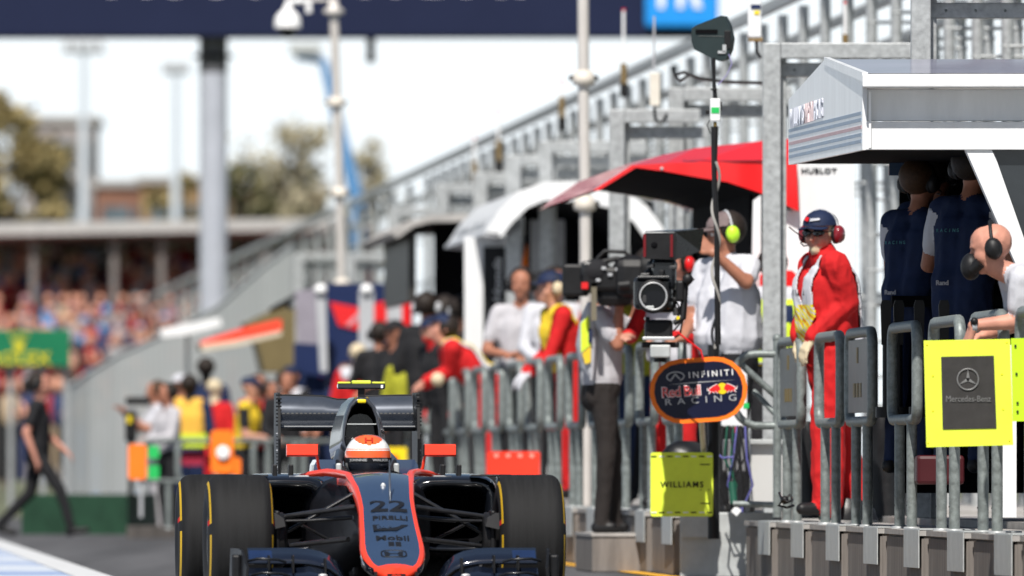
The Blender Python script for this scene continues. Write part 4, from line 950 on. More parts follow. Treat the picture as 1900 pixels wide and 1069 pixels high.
Ys = 285.0; us = Ys/F
gs = thing('grandstand', 'long low grandstand with a corrugated pale roof edge and red seating at left', 'grandstand', P(260, 870, Ys)); gs.location.z = 0
ribm = mat('corrugated roof', (.45, .44, .43), .5, .2, .25, 3, stretch=(6, .2, .2))
def gq(x0, y0, x1, y1, Y, d, m, nm):
    mb = MB(); a = P(x0, y1, Y); b = P(x1, y0, Y); mb.box((a+b)/2+Vector((0, d/2, 0)), (b.x-a.x, d, b.z-a.z), m); return mb.build(nm, gs)
mb = MB(); a = P(-200, 418, Ys-14); b = P(700, 404, Ys-14)
mb.prism([P(-200, 440, Ys-8), P(700, 424, Ys-8), P(700, 404, Ys-8), P(-200, 416, Ys-8)], Vector((0, 11, -.3)), ribm); mb.build('roof', gs)
gq(-200, 425, 700, 505, Ys+2, .3, mat('stand back wall', (.5, .4, .33), .8, 0, .15, .8), 'back_wall')
seatm = mat('red seats', (.33, .018, .022), .6, 0, .35, 2.5)
mb = MB()
for r in range(12): mb.box((P(250, 870, Ys).x, Ys-1.0*r, CH+(870-500-19*r)*us-.6), (900*us, 1.0, 1.2), seatm)
mb.build('seating', gs)
for px in (62, 212, 300, 492, 600):
    mb = MB(); p = P(px, 870, Ys-7.5); mb.tube([(p.x, p.y, 0), (p.x, p.y, 6.3)], .09, mat('stand column', (.2, .18, .17), .5), 10); mb.build('column', gs)
# crowd: too many to count, one object
cm = [mat('crowd '+n, c, .9, 0, .1) for n, c in (('white', (.3, .29, .31)), ('red', (.26, .018, .022)), ('navy', (.03, .04, .1)), ('black', (.02, .02, .022)), ('pink', (.36, .2, .22)), ('blue', (.1, .25, .5)), ('tan', (.4, .3, .2)), ('grey', (.25, .25, .26)))]
rc = random.Random(3); mb = MB()
def fan(x, y, z, seated):
    m = rc.choice(cm[:4]+cm[:1]*2+cm[4:]+cm[1:2]*2); h = .55
    b0 = z+(.35 if seated else .85)
    mb.ball((x, y, b0+.28), .3, m, .72, .5, 1.05, seg=8); mb.ball((x, y-.03, b0+.72), .115, skin if rc.random() < .7 else rc.choice(cm), 1, 1, 1.2, seg=8)
    if rc.random() < .3: mb.ball((x, y, b0+.8), .125, rc.choice(cm), 1, 1, .6, seg=8)
    if not seated:
        mb.tube([(x-.09, y, b0+.1), (x-.1, y, z)], [.1, .07], rc.choice((cm[2], cm[3], cm[5], cm[6])), 6); mb.tube([(x+.09, y, b0+.1), (x+.1, y, z)], [.1, .07], cm[3], 6)
    if rc.random() < .5: mb.tube([(x+.2, y-.05, b0+.45), (x+.27, y-.2, b0+.2), (x+.1, y-.35, b0+.25)], .05, skin, 6)
for r in range(12):
    for i in range(24):
        if rc.random() < (.5 if r < 4 else .78):
            px = -20+i*22+rc.uniform(-8, 8); fan((px-950)*us, Ys-1.0*r-.2, CH+(870-500-19*r)*us-.15, True)
for r in range(5):
    Yc_ = 170+9*r
    for i in range(16):
        if rc.random() < .62:
            px = -10+i*30+rc.uniform(-10, 10)
            if r < 2 and px < 180: continue
            fan((px-950)*Yc_/F, Yc_, .25*r, False)
mb.build('crowd', label='crowd of spectators in red, white and dark clothes below the grandstand roof', cat='crowd', kind='stuff')
# green hoarding with the gold crown
Yr = 160.0; ur = Yr/F
t = thing('advertising_board', 'green advertising board with a yellow crown and yellow capitals at left', 'advertising board', P(35, 870, Yr)); t.location.z = 0
mb = MB(); a = P(-70, 680, Yr); b = P(130, 612, Yr); mb.box((a+b)/2, (b.x-a.x, .08, b.z-a.z), mat('hoarding green', (.006, .15, .065), .5, 0, .08, 2), bev=.01); g_ = mb.build('board', t)
mb = MB(); mb.text('rolex', mat('hoarding gold', (.62, .56, .03), .5), facecam(P(38, 665, Yr-.06), 112*ur, 24*ur))
cw = MATS['hoarding gold']
cpts = [(22, 648), (48, 648), (46, 640)]+[q for k in range(5) for q in ((46-5.5*k, 640), (54-9.5*k if k != 2 else 35, 622-(4 if k == 2 else 0)), (44-5.5*k, 638))]+[(23, 640)]
for k in range(5):
    xk = 19+8*k; mb.prism([P(30+2.5*k-2.5, 645, Yr-.05), P(30+2.5*k+2.5, 645, Yr-.05), P(xk, 622-(5 if k == 2 else 2 if k in (1, 3) else 0), Yr-.05)], Vector((0, -.01, 0)), cw); mb.ball(P(xk, 621-(5 if k == 2 else 2 if k in (1, 3) else 0), Yr-.05), 2.6*ur, cw, seg=8)
mb.prism([P(26, 652, Yr-.05), P(44, 652, Yr-.05), P(43, 644, Yr-.05), P(27, 644, Yr-.05)], Vector((0, -.012, 0)), cw)
mb.build('board_lettering', g_)
mb = MB()
for px in (-40, 20, 80, 122): p = P(px, 870, Yr+.15); mb.tube([(p.x, p.y, 0), (p.x, p.y, CH+255*ur)], .04, galv, 8)
mb.build('board_post', t)
# grey mesh screen with a green foot where the lane bends
scm = bpy.data.materials.new('screen mesh'); scm.use_nodes = True
t_ = scm.node_tree; b_ = t_.nodes['Principled BSDF']; b_.inputs['Base Color'].default_value = (.48, .5, .495, 1); b_.inputs['Roughness'].default_value = .6
tc = t_.nodes.new('ShaderNodeTexCoord'); wv = t_.nodes.new('ShaderNodeTexWave'); wv.bands_direction = 'X'; wv.inputs['Scale'].default_value = 4.2
mr = t_.nodes.new('ShaderNodeMapRange'); mr.inputs['To Min'].default_value = .9; mr.inputs['To Max'].default_value = 1.0
t_.links.new(tc.outputs['Object'], wv.inputs[0]); t_.links.new(wv.outputs[1], mr.inputs[0]); t_.links.new(mr.outputs[0], b_.inputs['Alpha'])
t = thing('mesh_screen', 'pale grey mesh fence screen with a green painted foot sloping up to the right', 'fence', P(235, 870, 113)); t.location.z = 0
top = [(128, 716, 152.2), (165, 690, 152.6), (215, 660, 153), (300, 622, 153.6), (400, 570, 154.3), (480, 500, 155), (540, 455, 155.5)]
mb = MB(); v = []
for px, py, Y in top: v += [P(px, py, Y), Vector(((px-950)*Y/F, Y, .35))]
n_ = len(top); mb.add(v, [(2*i+1, 2*i+3, 2*i+2, 2*i) for i in range(n_-1)], scm); mb.build('mesh_panel', t)
mb = MB()
for (px, py, Y), (p2, q2, Y2) in zip(top, top[1:]): mb.tube([P(px, py, Y), P(p2, q2, Y2)], .02, galv, 8)
mb.build('top_rail', t)
for px, py, Y in top: mb = MB(); p = P(px, py, Y); mb.tube([(p.x, p.y+.06, 0), (p.x, p.y+.06, p.z)], .04, galv, 8); mb.build('post', t)
mb = MB()
gfoot = mat('green foot wall', (.014, .048, .026), .7, 0, .25, 4)
a, b, c = P(40, 870, 120.2), P(237, 870, 119.4), P(520, 870, 134)
for p, q in ((a, b), (b, c)):
    mb.prism([Vector((p.x, p.y, 0)), Vector((q.x, q.y, 0)), Vector((q.x, q.y, .42)), Vector((p.x, p.y, .42))], Vector((0, .1, 0)), gfoot)
mb.build('foot_wall', t)

# buildings, trees, masts
def bld(label, x0, x1, y0, Y, m, fl, m2, base=470):
    u_ = Y/F; t = thing('building', label, 'building', P((x0+x1)/2, 870, Y)); t.location.z = 0
    zt = CH+(870-y0)*u_; xa, xb = (x0-950)*u_, (x1-950)*u_
    mb = MB(); mb.box(((xa+xb)/2, Y+4, zt/2), (xb-xa, 8, zt), m, bev=.05); mb.build('wall', t)
    mb = MB(); mb.box(((xa+xb)/2, Y+4, zt+.12), (xb-xa+.5, 8.4, .3), concl); mb.build('roof', t)
    for k in range(fl):
        z = zt-1.6-2.9*k
        mb = MB(); mb.box(((xa*.8+xb*.2)+(xb-xa)*.25, Y-.08, z), ((xb-xa)*.6, .1, 1.4), m2); mb.box((xb-(xb-xa)*.1, Y-.08, z), ((xb-xa)*.12, .1, 1.3), m2); mb.build('window', t)
        mb = MB(); mb.box(((xa*.8+xb*.2)+(xb-xa)*.25, Y-.5, z-1.0), ((xb-xa)*.64, 1.0, .5), concl); mb.build('balcony', t)
wing_ = mat('far window', (.1, .13, .15), .2, 0, .3, 1); 
bld('grey concrete block of flats with balconies behind the tree at left', 45, 172, 226, 520, mat('far concrete', (.30, .27, .26), .8, 0, .15, .5), 5, wing_)
bld('low red brick building with a dark roof below the first floodlight mast', 178, 262, 345, 500, mat('far brick', (.22, .11, .075), .8, 0, .2, .5), 2, wing_)
bld('low ochre building just left of the gantry column', 262, 380, 338, 490, mat('far ochre', (.25, .16, .08), .8, 0, .25, .5), 2, wing_)
bld('low brown building right of the gantry column', 415, 600, 352, 495, mat('far brown', (.22, .14, .1), .8, 0, .25, .5), 2, wing_)
def tree(label, px, py, Y, wpx, n, cols, ls=.5, gap=.5, trunk=True, seed=1):
    u_ = Y/F; rt = random.Random(seed); t = thing('tree', label, 'tree', (((px-950)*u_), Y, 0)); top = CH+(870-py)*u_; rad = wpx*u_/2; x = (px-950)*u_
    mb = MB(); bark = mat('bark', (.11, .09, .07), .9, 0, .2)
    mb.tube([(x, Y, 0), (x+.1, Y, top*.45), (x-.1, Y, top*.9)], [rad*.07+.1, rad*.05+.08, .04], bark, 8)
    cl = []
    for i in range(44 if cols == 'pale' else 28):
        a = rt.uniform(0, 6.28); r_ = rad*(rt.random()**.6); z = top*(.35+.63*rt.random()); sh = math.sqrt(max(.08, 1-((z-top*.6)/(top*.42))**2))
        c = Vector((x+math.cos(a)*r_*sh, Y+math.sin(a)*r_*sh, z)); cl.append(c); mb.tube([(x, Y, z*.75), c], [.08, .02], bark, 5)
    mb.build('trunk', t)
    mb = MB(); mm = [mat('leaf %s%d' % (cols, k), c, .7, 0, .15, 1) for k, c in enumerate(LEAF[cols])]
    for c in cl:
        R0 = rad*rt.uniform(.16, .36)*(1.5 if cols == 'pale' else 1); m_ = rt.choice(mm)
        for q in range(n):
            p = c+Vector((rt.gauss(0, 1), rt.gauss(0, 1), rt.gauss(0, .8)))*R0*.6; a = Vector((rt.gauss(0, 1), rt.gauss(0, 1), rt.gauss(0, 1))).normalized(); b = a.orthogonal().normalized(); d = a.cross(b); s_ = ls*rt.uniform(.5, 1.2)
            mb.add([p-b*s_*.5, p+d*s_*.3, p+b*s_*.5, p-d*s_*.3], [(0, 1, 2, 3)], m_ if rt.random() < .7 else rt.choice(mm))
    mb.build('crown', t)
LEAF = dict(olive=[(.24, .19, .08), (.3, .24, .11), (.17, .14, .06)], pale=[(.32, .29, .19), (.28, .25, .16), (.36, .32, .22)], dark=[(.13, .125, .06), (.17, .155, .08), (.1, .1, .05)])
tree('tall golden-brown tree at the left picture edge', 5, 165, 430, 190, 110, 'olive', .6, seed=2)
tree('olive tree in front of the grey flats', 90, 275, 440, 120, 80, 'olive', .55, seed=3)
tree('bushy dark olive tree just right of the gantry column', 455, 290, 420, 110, 90, 'dark', .5, seed=4)
tree('thin-leaved pale tree between the gantry column and the camera pole', 530, 215, 450, 170, 50, 'pale', .5, seed=5)
tree('pale hazy tree right of the camera pole', 690, 255, 520, 110, 14, 'pale', .55, seed=6)
tree('low olive tree above the roof edge below the second mast', 330, 325, 470, 150, 80, 'olive', .5, seed=8)
mb = MB()
for px, yt, hw in ((155, 90, 40), (326, 128, 26)):
    Ym = 400; t = thing('floodlight_mast', 'pale floodlight mast '+('behind the grey flats' if px < 200 else 'between the flats and the gantry column'), 'floodlight', P(px, 870, Ym), 'floodlight masts'); t.location.z = 0
    mp_ = mat('far mast paint', (.55, .6, .66), .5, 0, .05)
    mb = MB(); p = P(px, yt, Ym); mb.tube([(p.x, Ym, 0), (p.x, Ym, p.z)], [.22, .13], mp_, 10); mb.build('pole', t)
    mb = MB()
    for k in range(4): mb.box((p.x+(k-1.5)*hw*.5*Ym/F, Ym-.1, p.z+.1), (hw*.4*Ym/F, .3, .32), greyp, bev=.04)
    mb.box((p.x, Ym, p.z-.12), (hw*2*Ym/F, .12, .12), greyp); mb.build('lamp_head', t)
blm = mat('lift blue', (.10, .25, .48), .45, 0, .1, 2)
t = thing('boom_lift', 'blue boom lift with its arm bent high behind the camera pole', 'boom lift', P(660, 870, 250)); t.location.z = 0
mb = MB(); mb.tube([P(664, 380, 250), P(600, 112, 250)], [.17, .1], blm, 8); mb.tube([P(600, 112, 250), P(548, 104, 250)], .09, blm, 8); mb.build('arm', t)
mb = MB(); mb.box(P(566, 90, 250), (.7, .5, .25), galvp, bev=.02); mb.build('basket', t)
mb = MB(); mb.box(P(668, 870, 250)+Vector((.3, 0, -.1)), (1.6, 3, .8), blm, bev=.1); mb.tube([P(668, 850, 250), P(664, 380, 250)], .16, blm, 8); mb.build('base', t)

# ------------------------------------------------------------ tall poles and aerials
def pole(label, pts, Y, r, joints, m=steel):
    t = thing('tall_pole', label, 'pole', P(pts[-1][0], pts[-1][1], Y))
    mb = MB(); mb.tube([P(x, y, Y) for x, y in pts], r, m, 16); mb.build('shaft', t)
    for x, y in joints:
        mb = MB(); mb.lathe([(r*1.0, -.06), (r*1.9, -.05), (r*2.0, .0), (r*1.5, .05), (r*1.0, .06)], mat('cream fitting', (.62, .57, .5), .5), Matrix.Translation(P(x, y, Y)), 16); mb.tube([P(x, y, Y)-X*r*2.6, P(x, y, Y)+X*r*2.6], .02, black, 6); mb.build('pole_clamp', t)
    return t
Yp = 124.0; up = Yp/F
t = pole('tall pale pole carrying a white dome camera', [(619, 12), (628, 270), (636, 640), (636, 800)], Yp, 8.2*up, [(623, 190), (630, 358), (634, 527)])
mb = MB(); mb.lathe([(8*up, -.0), (19*up, .01), (19*up, .05), (9*up, .1), (8*up, .17), (2*up, .18)], steel, Matrix.Translation(P(619, 28, Yp)), 18); mb.build('pole_cap', t)
t = thing('dome_camera', 'white dome surveillance camera hanging from a bracket on the tall pale pole', 'camera', P(534, 60, Yp))
mb = MB(); cc = P(534, 52, Yp); mb.lathe([(25*up, 0), (25*up, .03), (24*up, .1), (18*up, .16), (9*up, .2), (6*up, .26), (0, .26)], whitem, Matrix.Translation(cc), 22); mb.build('housing', t)
mb = MB(); mb.ball(cc-Z*.0, 17*up, glass, 1, 1, 1.15); mb.ball(cc+Vector((0, -.06, -.02)), 8*up, black); mb.build('dome', t)
mb = MB(); mb.tube([P(533, 20, Yp), P(536, 4, Yp), P(556, 2, Yp), P(572, 2, Yp), P(573, 24, Yp)], 6*up, whitem, 10); mb.tube([P(575, 0, Yp), P(615, 0, Yp)], 3*up, steel, 8); mb.build('bracket', t)
Yq = 87.5
pole('tall pale pole rising from the cameramen past the white arch', [(1082, -40), (1083, 200), (1086, 380), (1087, 700), (1087, 960)], Yq, 10.5*Yq/F, [(1083, 145), (1085, 378)])
def whip(label, px, y0, y1, Y, m=whitem):
    t = thing('whip_aerial', label, 'aerial', P(px, y1+40, Y)); u_ = Y/F
    mb = MB(); mb.tube([P(px, y0, Y), P(px, y1, Y)], 2.6*u_, m, 8); mb.box(P(px, y0, Y), (6*u_, 6*u_, 3*u_), redp); mb.build('rod', t)
    mb = MB(); mb.tube([P(px, y1, Y), P(px+1, y1+38, Y)], 6*u_, mat('brass fitting', (.28, .19, .08), .4, .5), 8); mb.box(P(px+1, y1+50, Y), (16*u_, .05, 26*u_), black); mb.build('mount', t)
whip('thin white aerial with a red tip against the navy sign', 1157, 18, 118, 97); whip('short white aerial left above the white arch', 1042, 150, 180, 108); whip('faint white aerial over the dark roofed shelter', 925, 205, 260, 118); whip('thin aerial with a red tip at the top right, above the steel frame', 1568, 5, 64, 84)
whip('small white aerial left of the tall pale pole, above the far frames', 880, 255, 300, 125)
t = thing('radio_box', 'cream radio box with a thin dark whip and a looped cable beside the frame', 'radio box', P(1215, 200, 84)); u_ = 84/F
mb = MB(); mb.box(P(1215, 166, 84), (19*u_, .08, 62*u_), mat('cream box', (.66, .63, .55), .5), bev=.008); mb.build('box', t)
mb = MB(); mb.tube([P(1214, 30, 84), P(1213, 130, 84)], 2*u_, greyp, 6); mb.build('whip', t)
mb = MB(); mb.tube([P(1214, 198, 84), P(1216, 222, 84), P(1228, 228, 84), P(1238, 212, 84)], 3*u_, black, 8); mb.build('cable', t)
t = thing('radio_box', 'white radio box with a yellow sticker at the top picture edge', 'radio box', P(1400, 75, 77)); u_ = 77/F
mb = MB(); mb.box(P(1400, 20, 77), (25*u_, .08, 100*u_), white, bev=.01); mb.box(P(1404, 24, 77)-Vector((0, .045, 0)), (10*u_, .004, 7*u_), yellowp); mb.box(P(1402, 13, 77)-Vector((0, .045, 0)), (18*u_, .004, 8*u_), navyp); mb.box(P(1400, 58, 77)-Vector((0, .0, 0)), (20*u_, .07, 10*u_), skinp, bev=.005); mb.box(P(1402, 74, 77), (26*u_, .06, 6*u_), mat('brass fitting', (.28, .19, .08)), bev=.003); mb.build('box', t)
mb = MB(); mb.tube([P(1403, 76, 77), P(1404, 96, 77), P(1412, 108, 77)], 3*u_, black, 8); mb.build('cable', t)
t = thing('cable_hook', 'black hanging cable bundle strung between the frames left of the antenna paddle', 'cable', P(1260, 140, 76.6)); u_ = 76.6/F
mb = MB(); mb.tube([P(1248, 125, 76.6), P(1252, 140, 76.6), P(1268, 134, 76.6), P(1300, 146, 76.6), P(1345, 152, 76.6), P(1415, 154, 76.6)], 3.2*u_, black, 8); mb.tube([P(1252, 140, 76.6), P(1262, 150, 76.6), P(1280, 138, 76.6)], 3*u_, black, 8); mb.build('cord', t)
# antenna paddle on its mast
Ya_ = 69.9; u_ = Ya_/F
t = thing('antenna_mast', 'dark green antenna paddle on a black mast wound with grey cable', 'antenna', P(1330, 960, Ya_))
pad = [(1283, 52), (1293, 46), (1338, 29), (1344, 30), (1353, 48), (1358, 72), (1355, 92), (1347, 110), (1336, 114), (1324, 110), (1288, 92), (1283, 78)]
mb = MB(); padm = mat('antenna paddle green', (.018, .03, .032), .5, 0, .1, 8); mb.prism([P(x, y, Ya_) for x, y in pad], Vector((.02, .055, 0)), padm); pd = mb.build('paddle', t)
mb = MB(); mb.box(P(1311, 58.5, Ya_)-Vector((0, .004, 0)), (41*u_, .008, 7*u_), blackm); mb.box(P(1350, 74, Ya_)-Vector((0, .004, 0)), (12*u_, .008, 34*u_), black, bev=.003); mb.box(P(1344, 90, Ya_)-Vector((0, .006, 0)), (7*u_, .008, 14*u_), silver); mb.box(P(1339, 97, Ya_)-Vector((0, .006, 0)), (14*u_, .008, 5*u_), silver); mb.tube([P(1296, 67, Ya_)-Vector((0, .002, 0)), P(1355, 68, Ya_)-Vector((0, .002, 0))], .002, mat('seam', (.09, .1, .1)), 6); mb.build('paddle_fitting', pd)
mb = MB(); mb.tube([P(1324, 108, Ya_), P(1325, 150, Ya_), P(1327, 185, Ya_)], [4*u_, 3*u_, 4.5*u_], black, 10); mb.lathe([(.004, -.01), (8*u_, 0), (.004, .01)], black, Matrix.Translation(P(1325, 166, Ya_)), 12); mb.tube([P(1326, 235, Ya_), P(1325, 320, Ya_), P(1330, 430, Ya_), P(1331, 560, Ya_), P(1332, 640, Ya_)], [7*u_, 5*u_, 5*u_, 5.5*u_, 6*u_], black, 10); mb.tube([P(1324, 640, Ya_+.5), P(1324, 1000, Ya_+.5)], 11*u_, black, 10); mb.build('mast', t)
mb = MB(); pts = []
for i in range(90): y = 300+i*3.9; a = i*.21; pts.append(P(1328+math.sin(a)*7, y, Ya_)+Vector((0, -.02*math.cos(a)-.0, 0)))
mb.tube(pts, 2.8*u_, mat('grey cable', (.32, .31, .29), .5), 8); mb.tube([P(1352, 100, Ya_), P(1358, 118, Ya_), P(1348, 140, Ya_), P(1332, 158, Ya_)], 1*u_, mat('lilac wire', (.3, .27, .5)), 6); mb.tube([P(1320, 218, Ya_), P(1312, 232, Ya_), P(1318, 248, Ya_)], 1*u_, black, 6); mb.build('cable', t)
mb = MB(); mb.box(P(1327, 204, Ya_), (19*u_, .05, 42*u_), white, bev=.006); rb = mb.build('receiver', t)
mb = MB(); mb.box(P(1327, 205, Ya_)-Vector((0, .027, 0)), (15*u_, .003, 11*u_), greenp); mb.box(P(1337, 197, Ya_), (5*u_, .03, 16*u_), black, bev=.003); mb.box(P(1313, 208, Ya_), (8*u_, .02, 8*u_), black, bev=.003); mb.tube([P(1327, 226, Ya_), P(1327, 236, Ya_)], 3*u_, gold, 8); mb.build('receiver_label', rb)
# box of electronics at the mast foot, flight case
Yb = 72.4; u_ = Yb/F
t = thing('electronics_box', 'white junction box with green and red marks and dangling cables at the mast foot', 'junction box', P(1360, 960, Yb)); 
mb = MB(); mb.box(P(1362, 735, Yb), (48*u_, .16, 115*u_), white, bev=.01); mb.box(P(1362, 845, Yb), (42*u_, .16, 60*u_), mat('grey unit', (.2, .2, .21), .5), bev=.01); eb = mb.build('box', t)
mb = MB(); mb.box(P(1384, 753, Yb)-Vector((0, .082, 0)), (10*u_, .004, 10*u_), greenp); mb.box(P(1364, 798, Yb)-Vector((0, .082, 0)), (12*u_, .004, 10*u_), redp); mb.build('box_marks', eb)
mb = MB(); rr = random.Random(5)
for i in range(9): x = 1340+rr.uniform(0, 45); mb.tube([P(x, 790, Yb-.1), P(x+rr.uniform(-10, 10), 850, Yb-.15), P(x+rr.uniform(-18, 18), 900, Yb-.12), P(x+rr.uniform(-10, 14), 950, Yb-.1)], 2*u_, (black, black, mat('violet cable', (.1, .1, .3)), mat('dark green cable', (.01, .08, .05)))[i % 4], 6)
mb.tube([P(1328, 838, Yb-.12), P(1340, 850, Yb-.2), P(1362, 848, Yb-.2)], 2*u_, MATS['violet cable'], 6); mb.box(P(1366, 948, Yb-.2), (14*u_, .02, 14*u_), white, ry=.7); mb.tube([P(1358, 895, Yb-.12), P(1362, 935, Yb-.15)], 7*u_, MATS['dark green cable'], 10)
mb.build('cable', t)
def perf():
    m = mat('perforated aluminium', (.5, .5, .5), .45, .3, .1, 30); t = m.node_tree; b = t.nodes['Principled BSDF']
    tc = t.nodes.new('ShaderNodeTexCoord'); v = t.nodes.new('ShaderNodeTexVoronoi'); v.inputs['Scale'].default_value = 95; v.inputs['Randomness'].default_value = 0
    r = t.nodes.new('ShaderNodeValToRGB'); r.color_ramp.elements[0].position = .25; r.color_ramp.elements[0].color = (.12, .12, .12, 1); r.color_ramp.elements[1].position = .4; r.color_ramp.elements[1].color = (.62, .62, .61, 1)
    t.links.new(tc.outputs['Object'], v.inputs['Vector']); t.links.new(v.outputs['Distance'], r.inputs[0]); t.links.new(r.outputs[0], b.inputs['Base Color']); return m
t = thing('flight_case', 'pale perforated metal case standing behind the round-cornered gate', 'case', P(1425, 960, 72.6))
mb = MB(); mb.box(P(1425, 880, 72.6), (.23, .2, .42), perf(), bev=.01); mb.build('case_body', t)
mb = MB(); mb.box(P(1425, 820, 72.55), (.235, .21, .03), galvp, bev=.004); mb.build('lid_band', t)
tarp = mat('black tarpaulin', (.009, .0095, .011), .38, 0, .3, 6, .4, 12)
def bundle(label, pts, Y, th, seed):
    t = MB(); rt = random.Random(seed); rings = []
    for x, y, r in pts:
        rings.append([P(x, y, Y)+Vector((r*Y/F*math.cos(a)*(1+.16*math.sin(3*a+y*.05+seed)), r*Y/F*math.sin(a)*th*(1+.12*math.cos(2*a+y*.03)), 0)) for a in [2*math.pi*i/20 for i in range(20)]])
    t.loft(rings, tarp); return t.build('equipment_bag', label=label, cat='bag')
bundle('tall draped black bag left of the red marshal\'s legs', [(1500, 782, 14), (1502, 800, 20), (1498, 850, 24), (1500, 900, 26), (1505, 962, 30)], 70.4, 1, 1)
bundle('crumpled black cover right of the red marshal\'s legs', [(1640, 762, 22), (1642, 790, 32), (1640, 830, 34), (1644, 880, 36), (1646, 940, 42), (1646, 962, 44)], 69.8, 1, 2)
bundle('low black bag around the red marshal\'s boots', [(1570, 925, 26), (1572, 945, 48), (1570, 965, 54)], 68.9, .5, 3)
bundle('grey helmet-shaped bag above the lime square board', [(1270, 818, 16), (1268, 828, 36), (1268, 845, 46), (1268, 880, 46)], 72.3, 1, 4)
t = MB(); t.tube([P(1446, 915, 67.5), P(1450, 925, 67.3), P(1462, 932, 67.2), P(1470, 928, 67.3), P(1466, 918, 67.4), P(1452, 930, 67.3), P(1444, 938, 67.4), P(1460, 942, 67.3), P(1472, 938, 67.4)], .008, black, 8); t.ball(P(1456, 928, 67.3), .025, black); t.build('cable_clamp', label='black clip and cable tangle tied low on the rail leg beside the perforated case', cat='clamp')

# ------------------------------------------------------------ boards and signs
def rbox(mb, c, wd, ht, th, r, m, roll=0):
    pts = []
    for sx, sy, a0 in ((1, 1, 0), (-1, 1, 90), (-1, -1, 180), (1, -1, 270)):
        for k in range(6): a = R(a0+18*k); pts.append((sx*(wd/2-r)+r*math.cos(a), sy*(ht/2-r)+r*math.sin(a)))
    M = Matrix.Rotation(-roll, 3, 'Y'); mb.prism([c+M @ Vector((x, -th/2, y)) for x, y in pts][::-1], Vector((0, th, 0)), m)
# oval sign
Yo = 69.6; u_ = Yo/F; oc = P(1296, 724, Yo); rl = R(4)
t = thing('oval_sign', 'oval navy hand sign with a thick orange rim and white lettering', 'sign', oc-Z*.55)
mb = MB(); rbox(mb, oc, 181*u_, 120*u_, .02, 58*u_, orangep, rl); od = mb.build('rim', t)
mb = MB(); rbox(mb, oc, 164*u_, 103*u_, .026, 50*u_, mat('sign navy', (.006, .008, .03), .3, 0, .1), rl); of = mb.build('sign_face', t)
def on(dx, dy, w_, h_, dz=.015): return Matrix.Translation(oc) @ Matrix.Rotation(-rl, 4, 'Y') @ Matrix.Translation((dx*u_, -dz, dy*u_)) @ Matrix.Rotation(R(90), 4, 'X') @ Matrix.Diagonal((w_*u_, h_*u_, .5, 1))
mb = MB(); mb.text('infiniti', whitem, on(25, 29, 82, 11)); mb.text('racing', silver, on(3, -18, 132, 12)); mb.text('redbullw', whitem, on(-32, 0, 73, 21)); mb.text('redbull', redp, on(-32, 0, 70, 18, .0185))
OM = Matrix.Translation(oc) @ Matrix.Rotation(-rl, 4, 'Y')
def o3(x, y, d=.016): return OM @ Vector((x*u_, -d, y*u_))
mb.tube([o3(-41+16*math.cos(a), 28+8.5*math.sin(a)) for a in [R(-60)+R(300)*i/24 for i in range(25)]], 1.3*u_, silver, 6); mb.tube([o3(-49, 23), o3(-43, 30), o3(-41, 33), o3(-39, 30), o3(-33, 23)], 1.5*u_, silver, 6)
mb.add([o3(-55, 14, .0145), o3(-10, 15.5, .0145), o3(72, 14.6, .0145), o3(-10, 13.5, .0145)], [(0, 3, 2, 1)], silver)
mb.add([o3(44+10*math.cos(a), 0+10.5*math.sin(a), .0145) for a in [2*math.pi*i/24 for i in range(24)]], [tuple(range(24))], yellowp)
for s_ in (-1, 1):
    bl = [(3, -3), (4, 3), (9, 8), (16, 5), (21, 2), (24, -1), (26, 4), (25, -3), (21, -4), (24, -9), (18, -5), (14, -8), (13, -4), (8, -9), (7, -4)]
    for grow, m_, d in ((1.12, whitem, .0155), (1, redp, .0165)):
        mb.add([o3(44+s_*(3+(x-3)*grow), y*grow+.5, d) for x, y in bl], [tuple(range(15))], m_)
mb.build('sign_lettering', of)
mb = MB(); mb.tube([P(1300, 760, Yo+.03), P(1306, 845, 70.55), P(1308, 905, 70.7)], 5.5*u_, mat('cream stick', (.66, .6, .45), .5), 10); mb.build('stick', t)
# lime square board
Yw = 70.35; u_ = Yw/F; wc = P(1265, 899, Yw)
t = thing('pit_board', 'lime square pit board lettered in thin black capitals with dashed edges', 'pit board', wc-Z*.2, 'lime pit boards')
mb = MB(); rbox(mb, wc, 116*u_, 119*u_, .014, 5*u_, lime); wb = mb.build('board', t)
mb = MB(); mb.text('williams', ink, facecam(wc+Vector((0, -.009, .0)), 80*u_, 11*u_))
for k in range(8):
    x = -52+14.8*k
    for y, par in ((52, 0), (-52, 1)): mb.box(wc+Vector((x*u_, -.0085, y*u_)), (10*u_, .004, 2.2*u_), ink if (k+par) % 2 == 0 else whitem)
for x0_, x1_, y in ((34, 52, 37), (35, 53, -35)): mb.box(wc+Vector(((x0_+x1_)/2*u_, -.0085, y*u_)), ((x1_-x0_)*u_, .004, 1.8*u_), ink)
for x in (35, 50): mb.box(wc+Vector((x*u_, -.0085, -10*u_)), (2*u_, .004, 1.6*u_), ink)
mb.build('board_lettering', wb)
